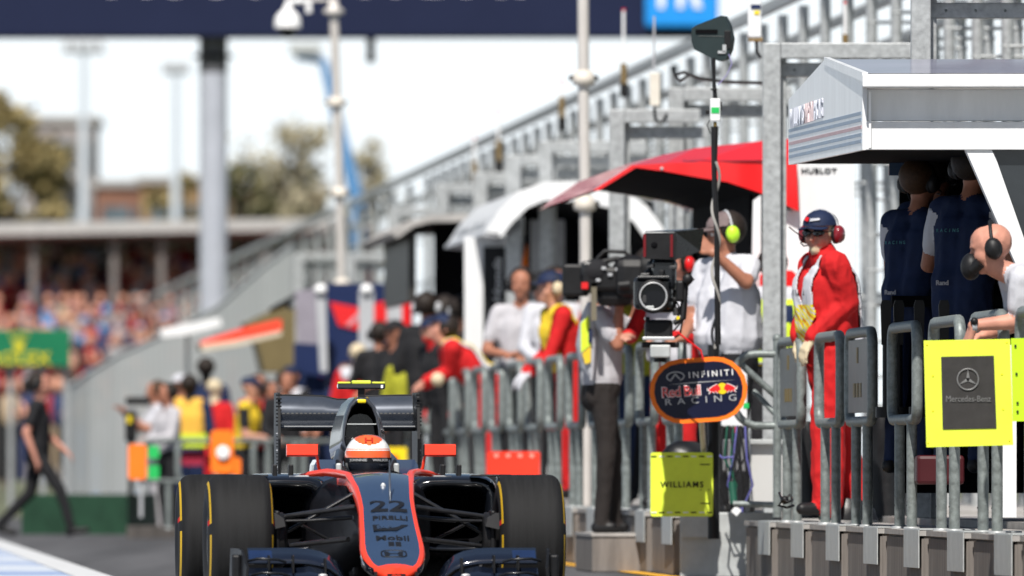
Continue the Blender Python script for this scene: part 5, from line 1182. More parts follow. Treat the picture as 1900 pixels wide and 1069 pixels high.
# lime board with star emblem
Ym = 56.6; u_ = Ym/F; mc = P(1797.5, 729, Ym)
t = thing('pit_board', 'lime pit board framing a slate panel with a three-pointed star in a ring', 'pit board', mc-Z*.3, 'lime pit boards')
mb = MB(); rl = R(-1.2)
mb.prism([P(1714, 632, Ym), P(1874, 629, Ym), P(1880, 826, Ym), P(1719, 830, Ym)], Vector((0, .014, 0)), lime); b1 = mb.build('board', t)
mb = MB()
for x, y in ((1720, 640), (1868, 636), (1722, 822), (1873, 818), (1731, 698), (1859, 695), (1731, 763), (1861, 760)): mb.ball(P(x, y, Ym), .005, yellowp, seg=8)
mb.build('rivet', b1)
mb = MB(); mb.prism([P(1746, 662, Ym)-Vector((0, .004, 0)), P(1844, 660, Ym)-Vector((0, .004, 0)), P(1849, 795, Ym)-Vector((0, .004, 0)), P(1749, 797, Ym)-Vector((0, .004, 0))], Vector((0, .003, 0)), boardgrey); b2 = mb.build('slate_panel', t)
sc_ = P(1796, 704, Ym-.008); rr = 19.5*u_; star = mat('star grey', (.2, .2, .2), .4, .2, .05)
mb = MB(); mb.tube([sc_+Vector((rr*math.cos(a), 0, rr*math.sin(a))) for a in [2*math.pi*i/40 for i in range(40)]], 1.4*u_, star, 8, closed=True)
for k in range(3):
    a = R(90+120*k); d = Vector((math.cos(a), 0, math.sin(a))); e = Vector((-d.z, 0, d.x)); mb.add([sc_+e*3.4*u_, sc_+d*rr, sc_-e*3.4*u_, sc_-d*2*u_], [(0, 1, 2, 3)], star)
mb.text('mb', star, facecam(P(1797, 740, Ym-.006), 83*u_, 11*u_)); mb.build('panel_lettering', b2)
Ym2 = 56.0
t = thing('pit_board', 'plain lime pit board cut by the right picture edge', 'pit board', P(1890, 780, Ym2), 'lime pit boards')
mb = MB(); mb.prism([P(1876, 628, Ym2), P(2020, 626, Ym2), P(2024, 778, Ym2), P(1879, 782, Ym2)], Vector((0, .014, 0)), mat('lime board darker', (.5, .78, .02), .5, 0, .04, 4)); b1 = mb.build('board', t)
mb = MB()
for x, y in ((1884, 642), (1886, 694), (1888, 748), (1888, 764)): mb.box(P(x, y, Ym2)-Vector((0, .004, 0)), (4*Ym2/F, .006, 5*Ym2/F), ink)
mb.build('rivet', b1)
# red board
Yr_ = 87.0; u_ = Yr_/F
t = thing('pit_board', 'plain red-orange pit board with a row of pale dots hung on the rails', 'pit board', P(953, 960, Yr_))
mb = MB(); rbox(mb, P(953, 897, Yr_), 97*u_, 118*u_, .016, 3*u_, mat('board red', (.9, .045, .02), .5, 0, .04)); rb = mb.build('board', t)
mb = MB()
for k in range(4): mb.ball(P(921+22*k, 846, Yr_)-Vector((0, .01, 0)), 4.5*u_, mat('pale dot', (.9, .35, .28), .5), 1, .2, .8)
mb.build('board_dots', rb)
# paddles at the bend
def paddle(label, c, parts_, stick, Y):
    t = thing('signal_paddle', label, 'paddle', P(c[0], c[1]+60, Y)); u_ = Y/F
    mb = MB()
    for q_, (x, y, w_, h_, m_) in enumerate(parts_): rbox(mb, P(x, y, Y+.035*q_), w_*u_, h_*u_, .03, min(w_, h_)*.2*u_, m_)
    pb = mb.build('blade', t)
    mb = MB(); mb.tube([P(*stick[0], Y+.04), P(*stick[1], Y+.04)], .018, greyp, 8); mb.build('stick', t); return t, pb
paddle('orange paddle paired with two green squares on the distant rail', (265, 860), [(255, 857, 34, 66, orangep), (285, 839, 21, 24, greenp), (285, 876, 21, 26, greenp)], ((262, 850), (262, 960)), 109)
t, pb = paddle('large orange paddle with a white disc on the distant rail', (415, 845), [(412, 838, 42, 80, orangep), (424, 866, 46, 34, orangep)], ((412, 860), (412, 960)), 108)
mb = MB(); mb.ball(P(414, 840, 107.95), 13*108/F, whitem, 1, .15, 1); mb.build('disc', pb)
t = MB(); rbox(t, P(737, 846, 101), 36*101/F, 32*101/F, .02, .01, yellowp); rbox(t, P(730, 850, 100.97), 16*101/F, 10*101/F, .02, .004, redp); t.build('warning_sign', label='small yellow and red sign glimpsed between the driver\'s helmet and rear wing', cat='sign')

# ------------------------------------------------------------ broadcast camera on its pedestal
Yk = 69.2; u_ = Yk/F
t = thing('broadcast_camera', 'black broadcast camera on a rail mount with a boxy viewfinder hood', 'camera', P(1225, 960, Yk))
mb = MB(); c = P(1222, 548, Yk); mb.box(c+Vector((.01, .28, .03)), (.2, .42, .26), black, bev=.03); mb.box(P(1232, 510, Yk+.2), (.15, .34, .2), carbon, bev=.03); mb.box(P(1240, 486, Yk+.25), (.06, .2, .06), black, bev=.01); mb.box(P(1222, 612, Yk+.2), (.17, .3, .12), black, bev=.02); mb.box(P(1206, 572, Yk), (.05, .05, .03), galvp, bev=.006)
for k in range(4): mb.box(P(1213+9*k, 522-6*k, Yk+.05+.05*k), (.03, .05, .02), silver if k % 2 else greyp, bev=.004)
rr_ = random.Random(11)
for k in range(16):
    px_k, py_k = rr_.choice(((1196+rr_.uniform(0, 8), rr_.uniform(500, 610)), (1248+rr_.uniform(0, 10), rr_.uniform(490, 610)), (rr_.uniform(1204, 1248), rr_.uniform(488, 512))))
    mb.box(P(px_k, py_k, Yk-.02+rr_.uniform(0, .3)), (rr_.uniform(.02, .06), .05, rr_.uniform(.015, .05)), rr_.choice((black, carbon, greyp, mat('dark grey knob', (.05, .05, .052), .4))), bev=.005, rz=rr_.uniform(-.3, .3))
for k in range(3): mb.tube([P(1255, 520+20*k, Yk+.1), P(1268, 535+25*k, Yk+.05), P(1262, 580+20*k, Yk+.1), P(1250, 600+14*k, Yk+.15)], .006, black, 6)
mb.tube([P(1206, 492, Yk+.1), P(1212, 478, Yk+.12), P(1246, 474, Yk+.3), P(1254, 492, Yk+.4)], .012, black, 8)
mb.build('camera_body', t)
mb = MB(); lm = P(1212, 550, Yk); M = Matrix.Translation(lm) @ Matrix.Rotation(R(90), 4, 'X')
mb.lathe([(.09, -.2), (.105, .0), (.104, .03), (.098, .05), (.085, .05), (.075, 0), (.0, -.02)], black, M, 28)
mb.box(lm+Vector((0, .06, .02)), (.24, .08, .2), carbon, bev=.03); mb.box(lm+Vector((0, .03, .115)), (.2, .12, .02), carbon, bev=.006); ln = mb.build('lens', t)
mb = MB(); mb.lathe([(.086, .052), (.081, .055), (.077, .05)], silver, M, 28, cap=False); mb.lathe([(.074, .02), (.05, .012), (0, .008)], lensg, M, 28); mb.build('lens_glass', ln)
mb = MB(); mb.prism([P(1196, 432, Yk), P(1252, 432, Yk), P(1256, 440, Yk), P(1253, 482, Yk), P(1198, 480, Yk), P(1194, 472, Yk)], Vector((.0, .06, 0)), black); mb.prism([P(1197, 429, Yk+.06), P(1250, 429, Yk+.06), P(1294, 424, Yk+.4), P(1290, 424, Yk+.4)], Vector((0, .0, -.005)), carbon)
mb.loft([[P(1252, 430, Yk+.03), P(1252, 483, Yk+.03), P(1252, 483, Yk+.3), P(1252, 430, Yk+.3)], [P(1306, 425, Yk+.2), P(1300, 466, Yk+.2), P(1300, 466, Yk+.4), P(1306, 425, Yk+.4)]], carbon, smooth=False)
mb.ball(P(1214, 455, Yk-.0), .02, blackm, 1, .5, 1)
for x in (1196, 1246): mb.box(P(x, 456, Yk-.003), (5*u_, .01, 42*u_), mat('dark red tab', (.14, .008, .012), .4))
mb.build('viewfinder', t)
mb = MB(); mb.box(P(1225, 652, Yk+.1), (38*u_, .14, 24*u_), galvp, bev=.01); mb.box(P(1225, 640, Yk+.15), (70*u_, .2, 10*u_), black, bev=.008); mb.tube([P(1225, 655, Yk+.15), P(1225, 672, Yk+.15)], .04, black, 14); mb.box(P(1222, 628, Yk+.03), (60*u_, .03, 6*u_), silver, bev=.004); mb.build('pedestal_head', t)
mb = MB(); mb.tube([P(1250, 600, Yk), P(1268, 590, Yk), P(1272, 530, Yk), P(1285, 515, Yk)], .018, black, 8); mb.lathe([(0, -.03), (.03, -.03), (.034, 0), (.03, .03), (0, .03)], black, Matrix.Translation(P(1276, 518, Yk-.02)) @ Matrix.Rotation(R(90), 4, 'X'), 14); mb.box(P(1262, 540, Yk), (.05, .06, .13), black, bev=.015); mb.tube([P(1255, 615, Yk), P(1300, 650, Yk), P(1305, 668, Yk)], .006, redp, 6); mb.box(P(1258, 590, Yk), (.02, .03, .02), yellowp); mb.build('pan_handle', t)
# ------------------------------------------------------------ people in the picture
def at(px, Y, z): return Vector(((px-950)*Y/F, Y, z))
def LJ(root, yaw, H):
    k = H/1.78; M = Matrix.Rotation(-yaw, 3, 'Z')
    return lambda px, py, dy=0: (M @ (P(px, py, root.y+dy)-root))/k
vw = lambda p: cwhite
flagblue = cnavy
# 1 the red marshal
mstripe = mat('vest print yellow', (.72, .62, .02), .8); mred = mat('vest print red', (.6, .05, .03), .8); mblk = mat('vest print black', (.03, .03, .03), .8)
def vest_m(p):
    x, y, z = p
    if z < .93 or z > 1.47: return None
    if abs(x) > .16 and z > 1.02: return None
    if y < 0:
        if z > 1.18 and abs(x) < (z-1.18)*.42: return None
        if z < 1.0: return mblk if (int(z*70)+int(x*60)) % 2 else cwhite
        if z < 1.2:
            q = (x*.9+z)*34
            return mstripe if q-math.floor(q) < .62 else (cwhite if int(q) % 3 else mred)
        if 1.25 < z < 1.285 and abs(x) < .1: return mblk if int(x*90) % 2 else cwhite
    return cwhite
r0 = at(1544, 68.9, .40); yw = R(-74); L = LJ(r0, yw, 1.9)
capn = mat('cap navy', (.008, .016, .05), .7, 0, .15, 8, .2, 60)
def marshal_parts(root, D, HM, V, NV):
    mb = MB()       # marks on the cap
    mb.add([HM @ Vector(p) for p in ((-.05, -.098, .172), (-.02, -.112, .165), (-.012, -.108, .185), (-.035, -.095, .192))], [(0, 1, 2, 3)], redp)
    mb.add([HM @ Vector(p) for p in ((-.008, -.113, .165), (.05, -.098, .172), (.045, -.092, .183), (-.004, -.11, .182))], [(0, 1, 2, 3)], cwhite)
    mb.build('cap_badge', root)
    mb = MB(); mb.tube([HM @ Vector(p) for p in ((-.1, -.02, .07), (-.125, -.08, .11), (-.13, -.13, .135))], .004, black, 6); mb.build('microphone', root)
person('marshal in red suit, white vest, navy cap and maroon ear defenders at the rail', r0, yw, H=1.9, lean=R(6), vox=.0085, shirt=cred, trousers=cred, sk=skinp, neckmat=ccream, facemat=skinp, glove=ccream, sleeve='long',
       J=dict(anL=(.11, -.06, .085), toL=(.13, -.22, .045), anR=(-.11, .17, .085), toR=(-.13, .02, .045), knL=(.11, -.06, .5), knR=(-.11, .07, .5), elL=L(1572, 562, -.2), wrL=L(1510, 622, -.24), elR=L(1502, 560, .22), wrR=L(1482, 622, .15)), handL=dict(dirv=Matrix.Rotation(-yw, 3, 'Z') @ Vector((-.5, -.1, -.8)), curl=.45), handR=dict(dirv=Matrix.Rotation(-yw, 3, 'Z') @ Vector((-.2, -.1, -.9)), curl=.5), wide=1.2, belly=.05, neckdrop=.035, neckr=1.25, extra=lambda add, h, D: add(D['neck'], D['neck']+(D['top']-D['neck'])*.6, .088, .082, cred, 'collar'), baggy=1.25, bagleg=1.5, fold=.018,
       hyaw=R(46), hpitch=R(4), cap=capn, headset=(grim, greyp), glasses=True, vest=vest_m, parts=marshal_parts)
# 2 operator with lime ear cups
r0 = at(1352, 73.4, .38); yw = R(-52); L = LJ(r0, yw, 1.92)
capg = mat('cap grey red', (.16, .12, .12), .7, 0, .3, 10, .2, 60); limec = mat('lime ear cup', (.5, .85, .04), .35, 0, .03, coat=.4)
person('heavy camera operator in a white shirt with lime ear defenders, hand on the viewfinder hood', r0, yw, H=1.92, vox=.0085, shirt=cwhite, trousers=cblack, sk=skint, sleeve='short', wide=1.14, belly=.11,
       J=dict(top=L(1347, 462), neck=L(1352, 478), shL=L(1392, 492, -.1), elL=L(1384, 524, -.30), wrL=L(1326, 470, -.38), shR=L(1306, 500, .18), elR=L(1284, 590, .15), wrR=L(1266, 628, -.1)),
       handL=dict(dirv=Matrix.Rotation(-yw, 3, 'Z') @ Vector((-.75, 0, .6)), across=(0, .5, 1), curl=.45), handR=dict(dirv=Matrix.Rotation(-yw, 3, 'Z') @ Vector((-.9, -.1, -.2)), curl=.7), hyaw=R(-22), hpitch=R(6), cap=capg, headset=(limec, greyp), hairm=hair)
# 3 grey-shirted cameraman with a shoulder camera
r0 = at(1116, 76.4, .272); yw = R(100); L = LJ(r0, yw, 1.8)
person('cameraman in grey T-shirt and charcoal trousers on the track side of the rail', r0, yw, H=1.8, vox=.0105, shirt=cgrey, trousers=ctrou, sk=skint, sleeve='short', wide=1.06,
       J=dict(shR=L(1112, 585, -.2), elR=L(1146, 640, -.26), wrR=L(1150, 556, -.25), shL=L(1130, 580, .2), elL=L(1170, 620, .3), wrL=L(1185, 560, .25), knR=L(1126, 830, -.1), knL=L(1136, 830, .1), anR=L(1116, 968, -.08), toR=L(1136, 978, -.1), anL=L(1140, 968, .12), toL=L(1158, 978, .12)),
       handR=dict(dirv=Matrix.Rotation(-yw, 3, 'Z') @ Vector((.1, 0, 1)), curl=.8), handL=dict(curl=.8), hairm=hair, hpitch=R(-6))
Yv = 76.0; uv = Yv/F
t = thing('shoulder_camera', 'black shoulder camera held to the face of the grey-shirted cameraman', 'camera', P(1130, 560, Yv))
mb = MB(); mb.box(P(1135, 518, Yv), (110*uv, .14, 46*uv), black, bev=.03); mb.box(P(1172, 515, Yv), (64*uv, .22, 74*uv), black, bev=.06); mb.box(P(1140, 538, Yv+.05), (70*uv, .16, 60*uv), black, bev=.05); mb.box(P(1098, 500, Yv), (40*uv, .12, 30*uv), carbon, bev=.02); mb.ball(P(1172, 498, Yv), .1, black, 1.3, 1, .9); mb.ball(P(1105, 505, Yv), .09, cblack, 1.2, 1, 1.0)
for px_, py_ in ((1120, 498), (1132, 510), (1146, 500), (1110, 520)): mb.box(P(px_, py_, Yv-.08), (.03, .02, .02), greyp, bev=.004)
mb.tube([P(1108, 480, Yv), P(1122, 466, Yv), P(1160, 468, Yv), P(1172, 482, Yv)], .014, black, 8)
mb.build('camera_body', t)
mb = MB(); M = Matrix.Translation(P(1190, 498, Yv)) @ Matrix.Rotation(R(90), 4, 'Y'); mb.lathe([(.1, 0), (.13, .1), (.14, .18), (.1, .18), (.08, .1), (0, .08)], black, M, 20); mb.build('lens_hood', t)
mb = MB(); mb.box(P(1068, 520, Yv+.1), (50*uv, .12, 60*uv), black, bev=.02); mb.box(P(1085, 530, Yv-.07), (12*uv, .04, 12*uv), redp); mb.box(P(1102, 560, Yv-.05), (10*uv, .04, 70*uv), mat('khaki strap', (.16, .14, .1), .8)); mb.tube([P(1148, 530, Yv-.12), P(1168, 528, Yv-.12)], .03, black, 8); mb.tube([P(1098, 490, Yv), P(1145, 480, Yv), P(1170, 484, Yv)], .018, black, 8); mb.build('battery_pack', t)
t = MB(); t.loft([[P(1098+dx, y, Yv+.18+dz) for dx, dz in ((-w_, 0), (0, .04), (w_*.3, 0), (0, -.03))] for y, w_ in ((560, 8), (590, 22), (640, 30), (680, 24), (706, 6))], cwhite); 
t.prism([P(1078, 600, Yv+.13), P(1092, 585, Yv+.13), P(1096, 640, Yv+.13), P(1078, 655, Yv+.13)], Vector((0, .01, 0)), clime); t.prism([P(1080, 656, Yv+.13), P(1096, 642, Yv+.13), P(1096, 672, Yv+.13), P(1086, 676, Yv+.13)], Vector((0, .01, 0)), cyel); t.prism([P(1092, 610, Yv+.12), P(1098, 610, Yv+.12), P(1098, 636, Yv+.12), P(1092, 636, Yv+.12)], Vector((0, .01, 0)), cnavy)
t.build('printed_bib', label='white bib with a lime and yellow print hanging at the grey-shirted cameraman\'s back', cat='bib')
# 4 bald man leaning at the right
r0 = at(2030, 57.6, .40); yw = R(-84); L = LJ(r0, yw, 1.82)
def bald_parts(root, D, HM, V, NV):
    mb = MB(); mb.tube([HM @ Vector((.05, -.06, .03)), HM @ Vector((.035, -.11, .0))], .03, black, 10); mb.ball(HM @ Vector((.0, -.115, .02)), .052, black, 1.2, 1, 1.3); mb.build('microphone', root)
    mb = MB(); mb.lathe([(.036, -.012), (.038, 0), (.036, .012)], greyp, Matrix.Translation(D['wrL']) @ (D['wrL']-D['elL']).to_track_quat('Z', 'Y').to_matrix().to_4x4(), 16); mb.ball(D['wrL']+Vector((.03, 0, .02)), .02, black); mb.build('watch', root)
person('bald man in a white shirt and headset leaning on the rail at right', r0, yw, H=1.82, vox=.0085, shirt=cwhite, trousers=cblack, sk=skinp, sleeve='short', lean=R(56),
       J=dict(elL=L(1888, 596, -.2), wrL=L(1806, 604, -.24), elR=L(1890, 600, .1), wrR=L(1826, 622, -.05)), handL=dict(dirv=Matrix.Rotation(-yw, 3, 'Z') @ Vector((-.3, .2, -.9)), curl=.6), handR=dict(dirv=Matrix.Rotation(-yw, 3, 'Z') @ Vector((-.9, -.2, -.2)), curl=.6),
       hyaw=R(-14), hpitch=R(10), eyes=False, headset=(black, black), parts=bald_parts)
# 5 crew of the white shelter
bt = mat('faint cyan print', (.1, .3, .34), .8)
def crew_parts(key):
    def f(root, D, HM, V, NV):
        for key_, z, w_, h_, m_ in ((key, 1.02, .075, .026, cgrey), ('racing', 1.3, .14, .018, bt)):
            v, f_ = TXT[key_]; pts = []; mb = MB()
            for p in v:
                x = -p.x*w_+.05; zz = z+p.y*h_
                sel = (np.abs(V[:, 0]-x) < .035) & (np.abs(V[:, 2]-zz) < .03)
                yb = V[sel][:, 1].max() if sel.any() else .13
                pts.append((x, yb+.006+p.z*.4, zz))
            mb.add(pts, f_, m_); mb.build('shirt_print', root)
    return f
person('crew member in navy with white sleeves, farther left under the white gabled shelter', at(1690, 64.6, .66), R(140), H=1.80, vox=.0115, shirt=cnavy, trousers=cnavy, sleevem=cwhite, sleeve='short', sk=skint, headset=(black, black), hairm=hairb, lean=R(8), J=dict(elL=(.28, -.18, 1.15), wrL=(.22, -.42, 1.15), elR=(-.28, -.18, 1.15), wrR=(-.22, -.42, 1.15)), parts=crew_parts('rand'))
person('crew member in a navy shirt with white sleeves, standing right behind the bald man', at(1786, 63.4, .66), R(146), H=1.86, vox=.0115, shirt=cnavy, trousers=cnavy, sleevem=cwhite, sleeve='short', sk=skint, headset=(black, black), hairm=hair, lean=R(10), J=dict(elL=(.29, -.12, 1.12), wrL=(.24, -.36, 1.1), elR=(-.29, -.05, 1.12), wrR=(-.26, -.2, .92)), parts=crew_parts('rand'))
person('dim third crew member deep inside the white gabled shelter', at(1738, 65.0, .68), R(150), H=1.84, vox=.02, shirt=cnavy, trousers=cnavy, sk=skint, headset=(black, black), hairm=hair)
for i, (px, Y, a) in enumerate(((1668, 63.9, -4), (1706, 63.5, 3), (1752, 62.5, -2), (1644, 63.8, 2))):
    u_ = Y/F; mb = MB(); mb.loft([[P(px+dx, y, Y)+Vector((0, q, 0)) for dx, q in ((-w_, 0), (w_, 0), (w_, .05), (-w_, .05))] for y, w_ in ((640, 8), (600, 9), (566, 10), (557, 7))], black, smooth=False); mb.tube([P(px, 636, Y+.03), P(px, 760, Y+.03)], .02, black, 8); mb.tube([P(px, 755, Y+.03), P(px, 775, Y+.03)], .06, black, 12)
    mb.build('stool', label=('first', 'second', 'third', 'fourth')[(1, 2, 3, 0)[i]]+' black stool backrest from the left under the white gabled shelter', cat='stool', group='black stools')
# the shelter's raised floor
# 6 others behind the rail
person('person in a lime printed vest half hidden behind the operator\'s shirt', at(1436, 75.5, .42), R(20), H=1.74, vox=.014, shirt=cyel, trousers=cblack, sk=skint, sleeve='short', sleevem=cblack, J=dict(elL=(.3, -.02, 1.2), wrL=(.24, -.16, 1.0)), vest=lambda p: (None if p[2] < .95 or abs(p[0]) > .17 else (cwhite if p[2] > 1.42 or p[2] < 1.0 else (cnavy if (.02 < p[0] < .09 and 1.26 < p[2] < 1.38) else (mblk if (1.06 < p[2] < 1.14 and int(p[0]*60) % 2) else clime)))), hairm=hair)
person('red-suited marshal with white vest reaching behind the broadcast camera', at(1252, 76.2, .42), R(-30), H=1.78, vox=.013, shirt=cred, trousers=cred, sk=skinp, J=dict(elR=(-.28, -.1, 1.16), wrR=(-.16, -.36, 1.16), elL=(.28, -.15, 1.15), wrL=(.16, -.4, 1.15)), vest=lambda p: None if (p[2] < .95 or abs(p[0]) > .16) else cwhite, headset=(redp, black), hairm=hair)
person('lime-vested photographer behind the shoulder camera', at(1185, 82.6, .42), R(25), H=1.72, vox=.015, shirt=cnavy, trousers=cnavy, sk=skint, vest=lambda p: None if (p[2] < .95 or abs(p[0]) > .16) else mat('dull lime', (.3, .3, .02), .8), hairm=hair)
LM2 = LJ(at(1058, 88.3, .45), R(-72), 1.8)
person('marshal in profile with navy cap, red sleeves and white gloves on the rail', at(1058, 88.3, .45), R(-72), H=1.8, vox=.013, shirt=cred, trousers=cred, sk=skin, glove=cwhite, neckmat=None, cap=capn, lean=R(14), headset=(ccream, black), J=dict(elL=LM2(1020, 660, -.25), wrL=LM2(985, 690, -.3), elR=LM2(1015, 655, .15), wrR=LM2(975, 690, .1)), vest=lambda p: None if (p[2] < .95 or abs(p[0]) > .15) else (cyel if p[1] < 0 else cwhite))
person('crew member in a pale shirt with folded arms beside the white arch corner post', at(968, 92.0, .5), R(-10), H=1.82, vox=.014, shirt=cgrey, trousers=cblack, sk=skint, sleeve='short', hairm=hair, headset=(black, black), J=dict(elL=(.27, -.08, 1.12), wrL=(.05, -.27, 1.1), elR=(-.27, -.08, 1.12), wrR=(-.05, -.25, 1.08)))
person('second crew member in a white shirt standing right of the folded-armed one', at(1008, 93.5, .5), R(-20), H=1.82, vox=.015, shirt=cwhite, trousers=cblack, sk=skint, sleeve='short', hairm=hair, cap=cblack)
# bending marshal
r0 = at(905, 97.2, .42); yw = R(-84); L = LJ(r0, yw, 1.76)
person('bending red-suited marshal with a yellow-banded vest leaning over the rail, navy cap', r0, yw, H=1.78, vox=.012, shirt=cred, trousers=cred, sk=skinp, lean=R(44), hpitch=R(-20), cap=capn, hairm=hair, wide=1.12, baggy=1.25,
       J=dict(elL=L(838, 690, -.15), wrL=L(795, 708, -.2), elR=L(832, 692, .2), wrR=L(790, 716, .1)), handL=dict(curl=.4), handR=dict(curl=.4),
       vest=lambda p: None if (abs(p[0]) > .17 or p[1] < -.42 + (1.35-p[2])*.9) else (cyel if abs(p[0]) < .13 else cwhite))
t = MB(); t.ball(P(812, 704, 96.7), 13*97/F, ccream); t.build('cream_glove', label='cream glove cuffed at the bending marshal\'s wrist', cat='glove')
person('marshal in a red hood and navy cap just left of the bending marshal', at(822, 99.8, .42), R(-60), H=1.62, vox=.016, shirt=cblack, trousers=cblack, neckmat=cred, sk=cred, facemat=skin, headset=(black, black), cap=capn, lean=R(12))
person('crew member in black waterproofs under the dark roofed shelter', at(792, 103.4, .42), R(160), H=1.88, vox=.016, shirt=cblack, trousers=cblack, sk=skint, headset=(greyp, black), hairm=hair)
person('second crew member in black inside the dark roofed shelter, right of the first', at(826, 105.5, .42), R(170), H=1.88, vox=.018, shirt=cblack, trousers=cblack, sk=skint, headset=(black, black), hairm=hair)
person('lime-vested figure low behind the rail left of the bending marshal', at(757, 103.5, .42), R(0), H=1.45, vox=.018, shirt=mat('dull lime', (.3, .3, .02), .8), trousers=cblack, sk=skint, hairm=hair)
person('marshal in red with a cream hood seen from behind, above the rear wing', at(664, 118, .25), R(165), H=1.76, vox=.015, shirt=cred, trousers=cred, sk=ccream, neckmat=ccream, facemat=ccream, vest=lambda p: None if p[2] < 1.38 else cwhite)
person('bowed figure in dark clothes with a bright white back panel above the rear wing', at(556, 121, .15), R(-40), H=1.66, vox=.016, shirt=cblack, trousers=cblack, sk=skint, cap=capn, lean=R(14), vest=lambda p: None if p[0] < -.02 else cwhite)
person('figure in navy with a red head cover, right of the white-panelled one', at(598, 122, .25), R(-10), H=1.74, vox=.016, shirt=cnavy, trousers=cnavy, sk=cred, neckmat=cred, facemat=skin, cap=capn)
person('dark-clothed figure between the red-hooded ones above the rear wing', at(625, 124, .25), R(30), H=1.72, vox=.018, shirt=cblack, trousers=cblack, sk=skint, hairm=hairb)
r0 = at(455, 121, 0.0); yw = R(70)
person('man in a yellow and black shirt and navy cap left of the rear wing', r0, yw, H=1.68, vox=.014, shirt=cyel, trousers=cblack, sk=skin, sleeve='short', cap=capn, lean=R(6), J=dict(elL=(.25, -.12, 1.1), wrL=(.2, -.38, 1.1), elR=(-.25, -.1, 1.1), wrR=(-.2, -.36, 1.08)), sleevem=cblack)
person('red-jacketed person behind the man in yellow and black', at(480, 127, .0), R(20), H=1.75, vox=.018, shirt=cred, trousers=cblack, sk=skint, hairm=hairb)
r0 = at(352, 124, 0.0)
person('marshal in a yellow vest and navy clothes seen from behind at the distant rail', r0, R(170), H=1.72, vox=.015, shirt=cnavy, trousers=cnavy, sk=hair, hairm=hair, vest=lambda p: None if (p[2] < .95 or abs(p[0]) > .17) else mat('amber cloth', (.75, .42, .06), .8))
t = MB(); rbox(t, P(355, 817, 123.5), 58*123/F, 25*123/F, .05, .03, clime); t.build('rolled_flag', label='lime rolled flag held level below the yellow vest', cat='flag')
t = MB(); rbox(t, P(358, 850, 123.6), 42*123/F, 26*123/F, .05, .03, mat('dull crimson', (.35, .02, .05), .8)); t.build('cloth_bundle', label='crimson cloth hanging under the lime rolled flag', cat='cloth')
person('red-sleeved marshal with a cream hood right of the yellow vest', at(398, 126, .0), R(150), H=1.70, vox=.016, shirt=cred, trousers=cred, sk=ccream, neckmat=ccream, facemat=ccream)
person('tall dark-capped figure behind the yellow vest', at(382, 129.5, .1), R(180), H=1.86, vox=.018, shirt=cnavy, trousers=cnavy, sk=hair, hairm=hair)
person('person in a white cap behind the distant photographer', at(335, 128, .0), R(160), H=1.76, vox=.018, shirt=cnavy, trousers=cnavy, sk=skint, cap=cwhite)
person('brown-haired photographer in a white shirt at the far end of the rail', at(290, 122, 0.0), R(-80), H=1.64, vox=.015, shirt=cwhite, trousers=cgrey, sk=skint, sleeve='short', hairm=hairb, J=dict(elR=(-.26, -.14, 1.2), wrR=(-.15, -.36, 1.4), elL=(.26, -.14, 1.2), wrL=(.15, -.36, 1.4)))
Yz = 121.3; uz = Yz/F
t = thing('video_camera', 'black video camera on a stand in front of the distant photographer', 'camera', P(250, 960, Yz))
mb = MB(); mb.box(P(256, 744, Yz), (46*uz, .12, 16*uz), black, bev=.02); mb.box(P(243, 790, Yz), (22*uz, .14, 60*uz), black, bev=.03); mb.box(P(240, 778, Yz-.08), (8*uz, .03, 14*uz), yellowp); mb.build('camera_body', t)
mb = MB(); mb.tube([P(243, 815, Yz), P(243, 990, Yz)], .03, black, 8); mb.build('stand', t)
# walker
r0 = at(70, 115.5, 0.0); yw = R(82)
person('man in black striding across the pit lane at far left', r0, yw, H=1.70, vox=.012, shirt=cblack, trousers=cblack, sk=skinp, sleeve='short', hairm=hair, headset=(black, black),
       J=dict(pel=(0, 0, .9), waist=(0, 0, 1.03), chest=(0, -.0, 1.26), neck=(0, 0, 1.43), top=(0, -.02, 1.525), shL=(.185, .03, 1.39), shR=(-.185, -.02, 1.39), hipL=(.09, 0, .88), hipR=(-.09, 0, .88), knR=(-.1, -.26, .5), anR=(-.1, -.38, .09), toR=(-.11, -.55, .075), knL=(.1, .1, .47), anL=(.1, .42, .14), toL=(.1, .27, .045),
              elR=(-.26, .08, 1.1), wrR=(-.25, -.02, .84), elL=(.25, -.05, 1.1), wrL=(.24, -.25, .92)))

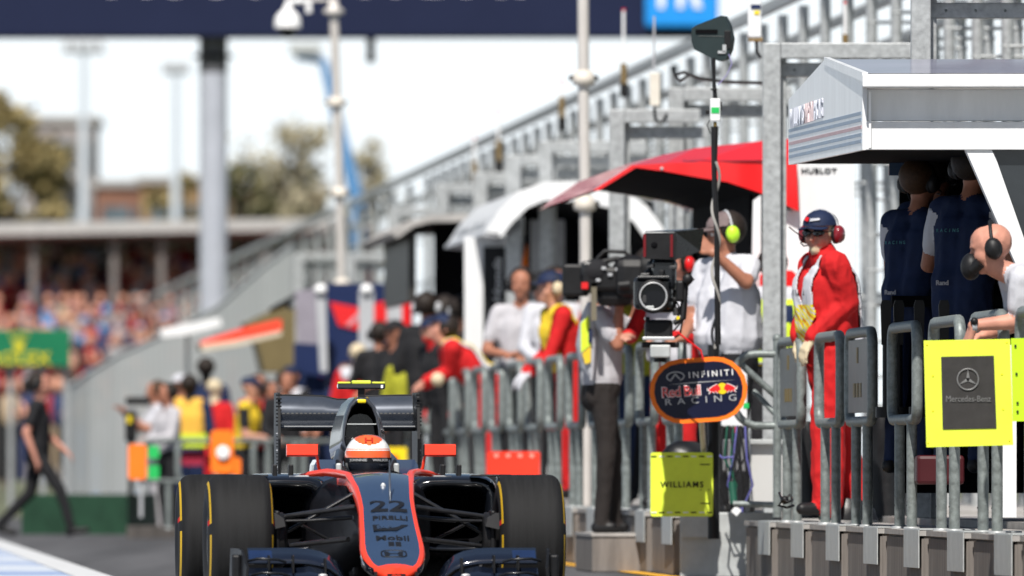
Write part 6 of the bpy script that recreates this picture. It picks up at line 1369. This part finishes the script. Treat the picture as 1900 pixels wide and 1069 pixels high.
for px, Y, z, a, H_, sh, hd, kw, lab in ((530, 119, 0, 20, 1.72, cblack, cblack, dict(hairm=hair), 'dark-jacketed person left of the white-panelled figure'), (583, 126, .3, 170, 1.8, cnavy, cnavy, dict(cap=capn), 'navy-capped person seen over the white-panelled figure'),
        (642, 119, .1, -30, 1.7, cnavy, cnavy, dict(hairm=hairb), 'bare-headed person in navy left of the cream-hooded marshal'), (704, 112, .42, 200, 1.72, cblack, cblack, dict(hairm=hair, headset=(black, black)), 'headset-wearing person in black right of the cream-hooded marshal'),
        (733, 109, .42, -50, 1.7, cblack, cblack, dict(cap=cblack), 'black-capped person left of the dark roofed shelter opening'), (1090, 90.5, .5, -15, 1.8, cgrey, cblack, dict(hairm=hair), 'pale-shirted person half hidden by the shoulder camera'), (858, 104.5, .42, 150, 1.86, cblack, cblack, dict(hairm=hair, headset=(greyp, black)), 'third crew member in black at the right of the dark roofed shelter'),
        (1205, 83.5, .45, 170, 1.86, cblack, cblack, dict(hairm=hair, headset=(black, black)), 'black-clad person with a headset behind the viewfinder hood'), (1268, 80, .45, 160, 1.84, cblack, cblack, dict(hairm=hair), 'dark-haired person in black between the viewfinder hood and the operator'),
        (500, 122, 0, 40, 1.64, cred, cblack, dict(hairm=hair), 'red-jacketed person beside the left rear wing endplate'), (718, 114, .3, 10, 1.74, cred, cred, dict(cap=capn), 'red-suited person glimpsed behind the right half of the rear wing'), (312, 120, 0, -60, 1.6, cgrey, cblack, dict(hairm=hair), 'pale-shirted person between the distant photographer and the yellow vest'),
        (900, 101, .42, 200, 1.7, cnavy, cblack, dict(cap=capn), 'navy-capped person behind the bending marshal\'s back'), (1030, 90.5, .5, 10, 1.8, cwhite, cblack, dict(hairm=hair, headset=(black, black)), 'white-shirted crew member just behind the white-gloved marshal'),
        (1128, 88, .45, 30, 1.8, cred, cred, dict(cap=capn, vest=lambda p: None if (p[2] < .95 or abs(p[0]) > .16) else clime), 'lime-vested marshal in red behind the grey-shirted cameraman')):
    person(lab, at(px, Y, z), R(a), H=H_, vox=.018, shirt=sh, trousers=hd, sk=skint, J=dict(elL=(.26, -.1, 1.14), wrL=(.14, -.32, 1.12), elR=(-.26, -.06, 1.14), wrR=(-.2, -.28, 1.05)), **kw)
